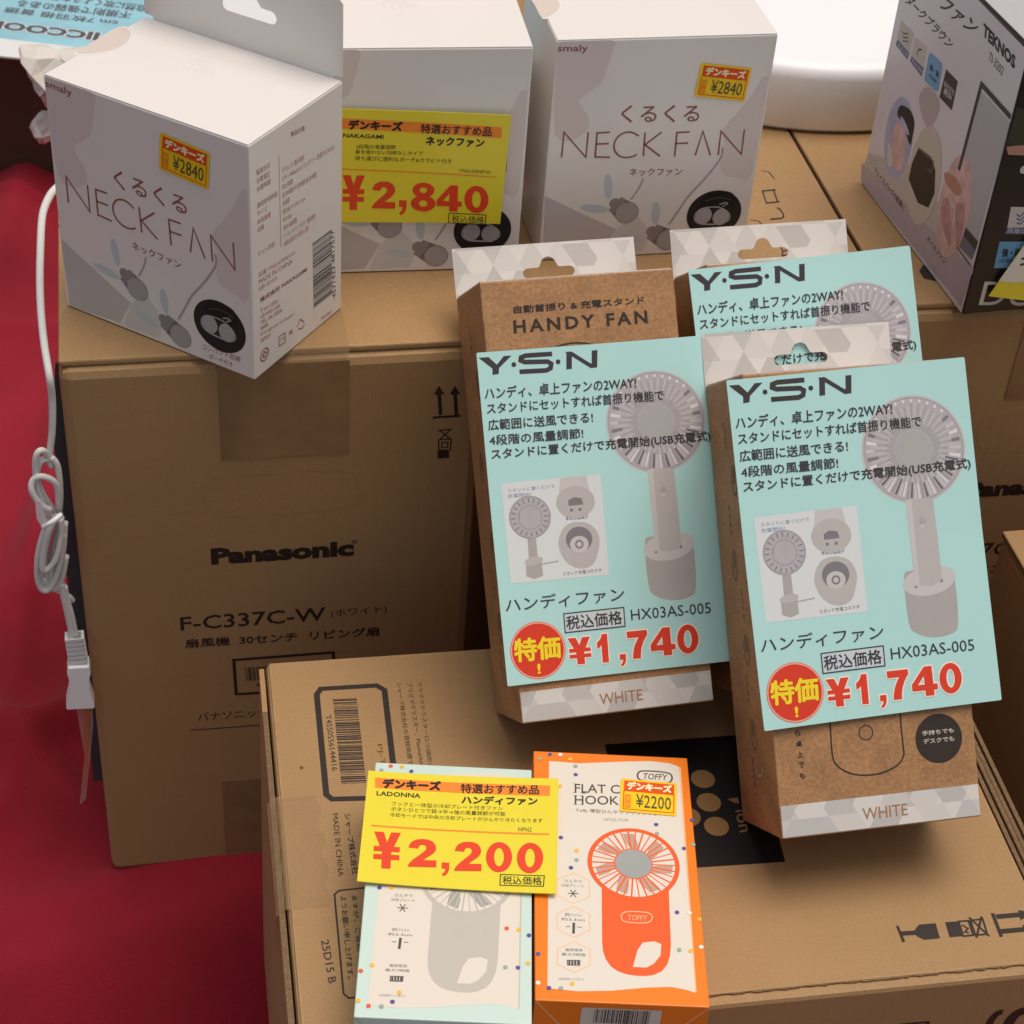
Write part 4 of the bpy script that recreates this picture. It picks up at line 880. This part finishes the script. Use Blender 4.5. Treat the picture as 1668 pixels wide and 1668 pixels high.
# =====================================================================  TOFFEE-COLOURED AND MINT HOOK FAN BOXES
TZ = ZF - .7395
def flat_frame(LL, LR, TL):
    P = []
    for px in (LL, LR, TL):
        d = fw * FPX + rt * (px[0] - 834) - up * (px[1] - 834); P.append(CAM + d * ((TZ - ZF) / d.z))
    a, b, c = P; U = (b - a).normalized(); V = (c - a).normalized(); Z = Vector((0, 0, 1)); U = (U + V.cross(Z)).normalized(); V = Z.cross(U)
    M = Matrix((U, V, Z)).transposed().to_4x4(); M.translation = a; return M
FO = flat_frame((871.5, 1629), (1154.5, 1638.6), (873.7, 1221.5)); FM = flat_frame((576, 1656.4), (867, 1667), (616.4, 1240))
BW, BL_, BT_ = .0826, .1596, TZ - SZ - .0004
def make_hook(M, base, dark, body, hub, accent, label, sticker):
    r = thing('hook_fan_box', M, label, 'box', 'small hook fan boxes')
    bm = mat('print_' + sticker[0] + '_base', base, .32, noise=.01, coat=.3)
    mb = MB(); mb.box(0, BW, 0, BL_, -BT_, 0, bm, .0006)
    F = Face(mb, M, (0, 0, 0), (1, 0, 0), (0, 1, 0)); F.set_ref(FO, (0, 0, 0)); F.view(3.6406, 860, 1210)
    CRM = ink(228, 219, 205)
    F.poly([(893, 142), (840, 122), (720, 108), (560, 112), (300, 122), (125, 108), (116, 1455), (118, 1456), (300, 1474), (500, 1470), (700, 1452), (850, 1448), (940, 1465), (992, 1482)], CRM, .5)
    F.poly([(893, 142), (992, 1482), (1000, 1480), (906, 146)], accent, .45)
    I = ink(82, 78, 74)
    F.stroke([(690, 167), (815, 176), (852, 195), (848, 228), (815, 238), (688, 226), (652, 208), (655, 178)], .0009, I, 1, closed=True, smooth=3)
    F.text('TOFFY', (678, 216), (822, 224), (686, 180), I, 1, off=.01)
    F.text('FLAT C', (277, 295), (545, 303), (277, 243), I, 1, res=3, off=.008); F.text('HOOK', (277, 365), (540, 370), (277, 312), I, 1, res=3, off=.008)
    for x, y in ((277, 244), (277, 295), (322, 297), (334, 299), (280, 313), (280, 365), (318, 315), (318, 366)): F.stroke([(x - 9, y), (x + 12, y + 1)], .00035, I, 1.3)
    F.text('Toffy 薄型ひんやりフックファン', (283, 414), (775, 438), (283, 388), I, 1); F.text('HFN2-YOR', (448, 464), (597, 468), (448, 447), ink(150, 146, 140), 1)
    # picture of the fan
    c = F.uv((626, 718)); R1 = (F.uv((898, 718)) - c).length
    F.poly([(437, 800), (438, 1000), (440, 1190), (446, 1240), (462, 1285), (490, 1325), (530, 1354), (580, 1372), (640, 1382), (700, 1384), (750, 1376), (795, 1354), (825, 1318), (842, 1265), (848, 1200), (840, 1000), (832, 800)], body, .8)
    F.disc(c, R1, body, 1.0, raw=True, n=64); F.disc(c, R1 * .90, CRM, 1.2, raw=True, n=64)
    for k in range(7):
        a = math.tau * k / 7 + .3; pts = []
        for f_, da in ((.38, 0), (.55, .14), (.84, .32), (.86, .62), (.6, .62), (.38, .4)): pts.append((c.x + R1 * f_ * math.cos(a + da), c.y + R1 * f_ * math.sin(a + da)))
        F.poly(pts, dark, 1.4, raw=True)
    for k in range(34):
        a = math.tau * k / 34; F.stroke([(c.x + R1 * .36 * math.cos(a), c.y + R1 * .36 * math.sin(a)), (c.x + R1 * .91 * math.cos(a), c.y + R1 * .91 * math.sin(a))], .00085 if k % 2 else .0006, body, 1.6 + .05 * (k % 2), raw=True)
    F.disc(c, R1 * .42, body, 1.9, raw=True, n=40); F.disc(c, R1 * .395, hub, 2.1, raw=True, n=40)
    F.poly([(680, 1186), (750, 1178), (790, 1195), (786, 1262), (745, 1312), (702, 1334), (622, 1330), (650, 1230)], CRM, 1.2)
    F.stroke([(580, 1003), (705, 1007), (737, 1035), (705, 1068), (580, 1062), (553, 1033)], .0006, accent, 1.2, closed=True, smooth=3); F.text('TOFFY', (590, 1052), (705, 1056), (592, 1020), accent, 1.2)
    for i, (cx, cy, t1, t2) in enumerate(((268, 862, 'ひんやり', '冷却プレート'), (270, 1062, '薄型フォルム', '約3.3cm'), (272, 1270, '連続使用', '最大7時間'))):
        if sticker[0] == 'orange': F.stroke([(cx, cy - 90), (cx + 96, cy - 45), (cx + 97, cy + 50), (cx, cy + 92), (cx - 98, cy + 42), (cx - 97, cy - 48)], .0005, accent, .8, closed=True)
        F.text(t1, (cx - 52, cy - 34), (cx + 50, cy - 30), (cx - 52, cy - 52), I, .8); F.text(t2, (cx - 72, cy - 8), (cx + 68, cy - 2), (cx - 72, cy - 26), I, .8)
        if i == 0:
            for k in range(3): a = math.pi * k / 3; q = F.uv((cx, cy + 32)); F.stroke([(q.x + .0026 * math.cos(a), q.y + .0026 * math.sin(a)), (q.x - .0026 * math.cos(a), q.y - .0026 * math.sin(a))], .0005, I, .9 + .05 * k, raw=True)
        elif i == 1: F.stroke([(cx + 2, cy + 5), (cx, cy + 70)], .0013, I, .9); F.stroke([(cx - 45, cy + 28), (cx - 20, cy + 29)], .0004, I, .9); F.stroke([(cx + 22, cy + 31), (cx + 50, cy + 32)], .0004, I, .9)
        else:
            F.stroke([(cx - 38, cy + 20), (cx + 36, cy + 22), (cx + 34, cy + 50), (cx - 37, cy + 48)], .0005, I, .9, closed=True)
            for k in range(4): F.stroke([(cx - 26 + 17 * k, cy + 24), (cx - 26 + 17 * k, cy + 46)], .0010, I, 1.0)
    F.text('※使用環境により異なる', (178, 1408), (330, 1412), (178, 1392), ink(150, 146, 140), .8)
    PU, GY, YE, WH_, RD = ink(92, 84, 160), ink(160, 172, 160), ink(244, 190, 60), ink(245, 238, 228), ink(236, 96, 60)
    dots = [(130, 70, PU), (192, 72, WH_), (68, 95, GY), (250, 98, YE), (282, 140, GY), (283, 190, PU), (190, 257, YE), (195, 563, PU), (288, 640, YE), (288, 696, GY), (255, 742, PU), (760, 486, PU), (765, 540, GY), (972, 460, PU), (980, 605, GY), (925, 628, PU), (884, 1007, PU), (1017, 1048, YE), (958, 1010, WH_), (897, 1230, GY), (1027, 1212, WH_), (965, 1235, YE), (60, 1253, PU), (60, 1425, WH_), (124, 1455, PU), (196, 1457, GY), (262, 1430, YE)]
    if sticker[0] == 'mint':
        F.set_ref(FM, (0, 0, 0)); F.view(3.7235, 560, 1220)
        dots = [(285, 105, RD), (352, 108, YE), (410, 137, PU), (228, 130, GY), (217, 842, PU), (290, 842, YE), (988, 1090, RD), (1062, 1097, YE), (1123, 1132, PU), (1117, 1300, YE), (172, 1312, YE), (103, 1347, RD), (980, 1325, GY), (1056, 1328, PU), (337, 1478, YE), (295, 1535, PU), (87, 1527, YE), (150, 1560, RD), (228, 1563, GY)]
    for x, y, m_ in dots:
        if sticker[0] == 'mint' and m_ == WH_: m_ = RD
        F.disc((x, y), .00115, m_, 2.6, n=16)
    # end face: fold lines and barcode label
    E = Face(mb, M, (0, 0, 0), (1, 0, 0), (0, 0, 1)).metric(); E.O = Vector((0, 0, 0)); E.U = Vector((1, 0, 0)); E.V = Vector((0, 0, 1)); E.N = Vector((0, -1, 0)); E.PO = E.O
    E.stroke([(.0005, -.0008), (.024, -.034)], .0006, accent, .8, raw=True); E.stroke([(BW - .0005, -.0008), (BW - .024, -.034)], .0006, accent, .8, raw=True)
    E.poly([(.0225, -.004), (.0605, -.004), (.0605, -.021), (.0225, -.021)], ink(214, 206, 196), 1, raw=True)
    E.bars((.0285, -.0155), (.055, -.0155), (.0285, -.0048), ink(45, 38, 36), 1.6, seed=3, n=36, raw=True); E.text('4 904723 087718', (.0255, -.0195), (.0575, -.0195), (.0255, -.0165), ink(45, 38, 36), 1.6, raw=True)
    mb.build('body', r)
    if sticker[0] == 'orange':
        mb = MB(); price_sticker(mb, M, (0, 0, 0), (1, 0, 0), (0, 1, 0), (3.6406, 860, 1210), (543, 408), (880, 438), (552, 214), '¥2200'); mb.build('price_sticker', r)
    return r
make_hook(FO, srgb(246, 130, 34), ink(196, 160, 140), ink(238, 98, 42), mat('photo_steel', srgb(176, 178, 174), .25, noise=.10, nscale=26, metal=.3), ink(250, 190, 150), 'small orange and cream fan box lying face up in front with a price sticker', ('orange',))
make_hook(FM, srgb(206, 226, 216), ink(168, 165, 158), ink(196, 190, 178), ink(186, 184, 178), ink(196, 196, 178), 'small mint and cream fan box lying face up in front under a yellow price card', ('mint',))

# 2,200 yen card lying on the mint box
Mz = Matrix.Translation((0, 0, TZ + .0032))
X = FM.copy()
def card_on(zc, LL, LR, TL):
    P = []
    for px in (LL, LR, TL):
        d = fw * FPX + rt * (px[0] - 834) - up * (px[1] - 834); P.append(CAM + d * ((zc - ZF) / d.z))
    a, b, c = P; U = (b - a).normalized(); V = (c - a).normalized(); Z = Vector((0, 0, 1)); U = (U + V.cross(Z)).normalized(); V = Z.cross(U)
    M = Matrix((U, V, Z)).transposed().to_4x4(); M.translation = a; return M
X = card_on(TZ + .0022, (581.5, 1437), (906, 1458.6), (600, 1257))
mb = MB(); F = Face(mb, X, (0, 0, 0), (1, 0, 0), (0, 1, 0)).view(3.7235, 560, 1220)
q = [F.uv(p) for p in ((80, 808), (1288, 888), (1301, 190), (150, 138))]
mb.plate([(v.x, v.y) for v in q], -.0006, 0, YEL)
F.poly([(190, 180), (1252, 232), (1248, 294), (189, 241)], ORG, 1)
F.text('デンキーズ', (238, 240), (585, 252), (240, 188), CBLK, 2, b=.07); F.text('特選おすすめ品', (709, 268), (1182, 284), (712, 212), CBLK, 2, b=.02)
F.text('LADONNA', (198, 288), (465, 300), (200, 260), CBLK, 1, off=.02); F.text('ハンディファン', (715, 332), (1172, 347), (718, 285), CBLK, 1, b=.045)
F.text('フックと一体型の冷却プレート付きファン', (290, 347), (965, 376), (292, 322), CBLK); F.text('ボタンひとつで弱→中→強の風量調節が可能', (285, 380), (980, 411), (287, 354), CBLK); F.text('冷却モードでは中央の冷却プレートがひんやり冷たくなります', (278, 415), (1205, 456), (280, 390), CBLK)
F.text('HFN2', (1058, 504), (1138, 508), (1060, 480), CBLK); F.stroke([(165, 470), (1245, 527)], .0010, ORG)
heavy(F, '¥', (172, 726), (338, 732), (184, 506), PRED, 1)
for ch, x0, x1, y0, y1 in (('2', 387, 565, 546, 716), (',', 588, 640, 688, 772), ('2', 668, 838, 562, 740), ('0', 860, 1020, 568, 748), ('0', 1047, 1208, 576, 758)):
    heavy(F, ch, (x0, y1), (x1, y1 + 3), (x0 + 4, y0), PRED, 1.3)
F.stroke([(950, 764), (1215, 778), (1210, 842), (947, 830)], .0005, CBLK, closed=True); F.text('税込価格', (962, 824), (1200, 834), (964, 774), CBLK, 1, b=.008)
o = mb.build('price_card', bend=lambda x, y: .0045 * (x / .098 - .45) ** 2); o.matrix_world = X
tag(o, 'yellow price card reading 2,200 yen lying across the mint box at the front', 'price card', 'yellow price cards')

# =====================================================================  CARTON AT THE RIGHT EDGE
XR = upright(.3054, .9203, PYAW, 0)
_c = Vector((.3054, .9203, ZF - .7384)); RW, RD = .30, .30
rc = thing('carton', upright(_c.x + .062, _c.y - .2625, PYAW, 0), 'brown carton at the right edge in front of the row, only its corner in view', 'cardboard box', 'brown cartons in front')
mR = rc.matrix_world.copy(); hR = _c.z
q = mR.inverted() @ _c; RD = -q.z - .0
mb = MB(); mb.box(q.x + .0006, q.x + RW, 0, hR - .0048, -RD, 0, CARD, .005); mb.build('body', rc)
mb = MB(); mb.box(q.x, q.x + RW, hR - .0035, hR, -RD + .001, -.001, CARD, .001)
mb.box(q.x - .0001, q.x + .0012, hR - .0034, hR - .0004, -RD + .002, -.002, CARDIN); mb.build('top_flap', rc)

# =====================================================================  BACK LEFT: DARK CARTON, SIGN, PLASTIC BAG
XD = upright(-.98, 1.775, .03, 0); dc = thing('carton', XD, 'shade-darkened brown carton at the back left on the red cloth, under the blue sign', 'cardboard box')
DKC = cardboard('shaded_board', (.075, .040, .025))  # brown board; the shade it stands in is painted into this dark colour
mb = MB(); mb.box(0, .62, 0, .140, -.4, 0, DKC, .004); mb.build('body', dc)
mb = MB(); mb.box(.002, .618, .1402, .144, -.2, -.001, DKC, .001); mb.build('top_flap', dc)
zs = .152
Mz = Matrix(((1, 0, 0, 0), (0, 1, 0, 0), (0, 0, 1, zs), (0, 0, 0, 1)))
XS = card_on(zs, (-260, 42), (240, 108), (-240, -220))
mb = MB(); F = Face(mb, XS, (0, 0, 0), (1, 0, 0), (0, 1, 0)).view(5.562, 0, 0)
q0 = F.uv((0, 365)); q1 = F.uv((3300, 840)); W_ = .62
mb.plate([(-.1, q0.y), (q1.x, q1.y), (q1.x, q1.y + .30), (-.1, q0.y + .30)], -.002, 0, mat('sign_white', (.78, .78, .76), .2, noise=0, coat=.8))
BLs = mat('sign_blue', srgb(150, 200, 214), .16, noise=.22, nscale=14, coat=1., bump=.8, bscale=22)
F.poly([(-900, 200), (-900, 250), (0, 345), (1240, 490), (1860, 570), (1860, -500), (-900, -900)], BLs, 1)
SI = ink(86, 80, 84, coat=.5); SO = ink(225, 230, 232, coat=.5)
F.text('HISCOOL HI', (905, 310), (-260, 215), (870, 385), SO, 1.4, b=.06, res=3) if False else None
F.text('IICCOOI', (915, 298), (0, 190), (880, 372), SO, 2, off=.05, b=.05); F.text('IICCOOI', (915, 298), (0, 190), (880, 372), SI, 3, off=.05)
F.text('cm 7枚羽根 首振', (1075, 190), (60, 62), (1050, 240), SI, 2, b=.02); F.text('不規則で強弱のある', (1200, 108), (180, 0), (1175, 170), SI, 2, b=.02); F.text('自然に吹くような風', (1330, 50), (480, -60), (1300, 110), SI, 2, b=.02)
o = mb.build('sign'); o.matrix_world = XS
tag(o, 'glossy pale blue laminated sign with upside-down writing at the top left', 'sign')
# crumpled white plastic bag beneath the sign
bag = thing('plastic_bag', Matrix.Translation((-.475, 1.62, .05)), 'crumpled white plastic bag below the blue sign, left of the turned neck fan box', 'plastic bag')
PB = mat('white_film', (.72, .68, .62), .3, noise=.06, bump=.4, bscale=30)
Mb = upright(-.475, 1.62, .05, 0)
def lump(pts, depth, name):
    mb = MB(); rnd = random.Random(len(pts)); q = [solve(Mb, p) for p in pts]
    q = [Vector(v) for v in spline([tuple(v) for v in q], 2, True)] if len(pts) > 6 else q
    cx = sum(v.x for v in q) / len(q); cy = sum(v.y for v in q) / len(q); n = len(q)
    rings = []
    for f_, z in ((1, 0), (.82, .4), (.45, .8), (.0, 1)):
        rings.append([(cx + (v.x - cx) * f_, cy + (v.y - cy) * f_, depth * (z + rnd.uniform(-.18, .18) * (f_ < 1 and f_ > 0))) for v in q])
    rings = [[(x, y, -z) for x, y, z in rings[2]], [(x, y, -z) for x, y, z in rings[1]]] + rings
    V = [p for g in rings for p in g]; F_ = [(i * n + k, i * n + (k + 1) % n, (i + 1) * n + (k + 1) % n, (i + 1) * n + k) for i in range(len(rings) - 1) for k in range(n)] + [tuple(range(n))[::-1]]
    mb.add([tuple(bag.matrix_world.inverted() @ (Mb @ Vector(p))) for p in V], F_, PB); mb.build(name, bag)
lump([(32, 74), (38, 95), (50, 125), (62, 148), (78, 172), (110, 180), (150, 150), (140, 90), (95, 80)], .03, 'film')
lump([(48, 208), (58, 190), (70, 181), (100, 184), (110, 215), (84, 228), (70, 233), (62, 226)], .02, 'knot')
lump([(95, 84), (110, 100), (160, 130), (180, 90), (130, 80)], .02, 'film')

# =====================================================================  POWER CORD
XP = upright(PX, PY, PYAW, 0)
def pp(x, y, w=.0): v = solve(XP, (x, y), (0, 0, w)); return v
pc = thing('power_cord', XP, 'white power cord with plug, coiled and tied, hanging beside the left carton', 'cord')
mb = MB(); top_back = solve(XP, (130, 296), (0, 0, -.10))
pts = [tuple(pp(150, 300, -.20)), tuple(pp(112, 294, -.19)), tuple(pp(90, 308, -.18)), tuple(pp(78, 325, -.165)), tuple(pp(69, 352, -.15)), tuple(pp(66, 400, -.12)), tuple(pp(65, 460, -.08)), tuple(pp(67, 510, -.05)), tuple(pp(72, 560, -.02)), tuple(pp(80, 610, .002)), tuple(pp(85, 650, .002)), tuple(pp(85, 700, .003)), tuple(pp(80, 745, .004))]
mb.tube(spline(pts, 6), lambda t: .0026 - .0006 * t, CORD, 12); mb.build('cable', pc)
mb = MB()
def loop(pp_, r=.0019): mb.tube(spline([tuple(pp(*p)) for p in pp_], 6), r, CORD, 10)
loop([(84, 760, .004), (72, 735, .008), (60, 740, .010), (58, 770, .010), (66, 810, .010), (80, 840, .010)])
loop([(82, 830, .012), (66, 822, .014), (52, 800, .014), (54, 782, .012), (70, 776, .012), (92, 790, .010), (96, 830, .008)])
loop([(98, 835, .006), (84, 860, .006), (72, 900, .006), (66, 945, .006), (74, 958, .006), (90, 940, .006), (102, 900, .006), (106, 850, .004)])
loop([(95, 838, .010), (80, 865, .012), (70, 910, .012), (72, 930, .012), (90, 912, .012), (100, 870, .010), (98, 845, .010)])
loop([(90, 845, .002), (78, 880, .002), (78, 940, .003), (88, 960, .004), (100, 945, .004), (108, 905, .003)])
loop([(72, 945, .005), (84, 956, .004), (96, 962, .003), (112, 972, .002), (118, 978, 0)])
loop([(88, 838, .008), (74, 860, .009), (62, 905, .009), (62, 945, .008), (72, 962, .008), (86, 952, .008), (98, 915, .008), (102, 870, .007)])
loop([(100, 842, .004), (92, 880, .005), (86, 920, .005), (84, 950, .005)]); loop([(84, 745, .006), (94, 760, .006), (98, 800, .006), (96, 838, .006)])
loop([(78, 748, .006), (66, 752, .008), (60, 780, .006), (74, 812, .006), (92, 836, .006)])
mb.build('coil', pc)
mb = MB(); q = [pp(*p) for p in ((57, 815, .016), (66, 818, .02), (78, 850, .02), (70, 862, .018), (60, 845, .016))]
mb.add([tuple(v) for v in q], [(0, 1, 2, 3, 4)], WHITEP); mb.tube(spline([tuple(pp(*p)) for p in ((70, 858, .018), (85, 850, .02), (100, 838, .016))], 5), .0016, WHITEP, 8); mb.build('twist_tie', pc)
mb = MB(); mb.tube(spline([tuple(pp(*p)) for p in ((100, 950, .004), (102, 965, .004), (110, 1000, .004), (118, 1038, .004))], 5), .0020, CORD, 10)
mb.tube(spline([tuple(pp(*p)) for p in ((106, 955, .003), (110, 975, .003), (118, 1005, .004), (124, 1036, .004))], 5), .0016, CORD, 10); mb.build('cable', pc)
mb = MB(); a = pp(121, 1034, .004); b = pp(128, 1076, .004); c = pp(131, 1142, .004); d = (b - a).normalized(); s_ = Vector((0, 0, 1)).cross(d)
for k in range(6):
    t0 = a + (b - a) * (k / 6); t1 = a + (b - a) * ((k + .62) / 6); w0 = .0058
    mb.plate([tuple((t0 - s_ * w0).xy), tuple((t1 - s_ * w0).xy), tuple((t1 + s_ * w0).xy), tuple((t0 + s_ * w0).xy)][::-1], .0005, .0085, CORD)
mb.plate([tuple((a - s_ * .0042).xy), tuple((b - s_ * .0042).xy), tuple((b + s_ * .0042).xy), tuple((a + s_ * .0042).xy)][::-1], .0015, .0075, CORD); mb.build('strain_relief', pc)
mb = MB(); d = (c - b).normalized(); s_ = Vector((0, 0, 1)).cross(d)
P = lambda f, w: tuple((b + (c - b) * f + s_ * w).xy)
mb.plate([P(0, -.0062), P(.12, -.0072), P(.30, -.0060), P(.55, -.0062), P(.95, -.0088), P(1, -.0082), P(1, .0082), P(.95, .0088), P(.55, .0062), P(.30, .0060), P(.12, .0072), P(0, .0062)][::-1], .0, .011, WHITEP)
PLG = mb.build('plug', pc)
for ch in pc.children:
    if ch.name.startswith('strain_relief'): ch.parent = PLG
# clear plastic sleeve hanging below the plug
SL = MB(); F = None
q = [pp(*p) for p in ((122, 1140, .003), (150, 1140, .003), (152, 1180, .003), (146, 1240, .003), (140, 1300, .003), (130, 1310, .003), (138, 1230, .003))]
SL.plate([tuple(v.xy) for v in q][::1], .0028, .0034, mat('clear_film', (.70, .45, .40), .15, noise=.1, trans=.72)); q = [pp(*p) for p in ((138, 1150, .003), (146, 1150, .003), (142, 1240, .003), (137, 1290, .003), (139, 1230, .003))]
SL.plate([tuple(v.xy) for v in q], .0040, .0043, ink(196, 110, 60)); o = SL.build('plastic_sleeve', None); o.matrix_world = XP
tag(o, 'thin clear plastic sleeve with an orange stripe hanging below the white plug', 'plastic sleeve')
# dark grey folded sheet between cord and carton
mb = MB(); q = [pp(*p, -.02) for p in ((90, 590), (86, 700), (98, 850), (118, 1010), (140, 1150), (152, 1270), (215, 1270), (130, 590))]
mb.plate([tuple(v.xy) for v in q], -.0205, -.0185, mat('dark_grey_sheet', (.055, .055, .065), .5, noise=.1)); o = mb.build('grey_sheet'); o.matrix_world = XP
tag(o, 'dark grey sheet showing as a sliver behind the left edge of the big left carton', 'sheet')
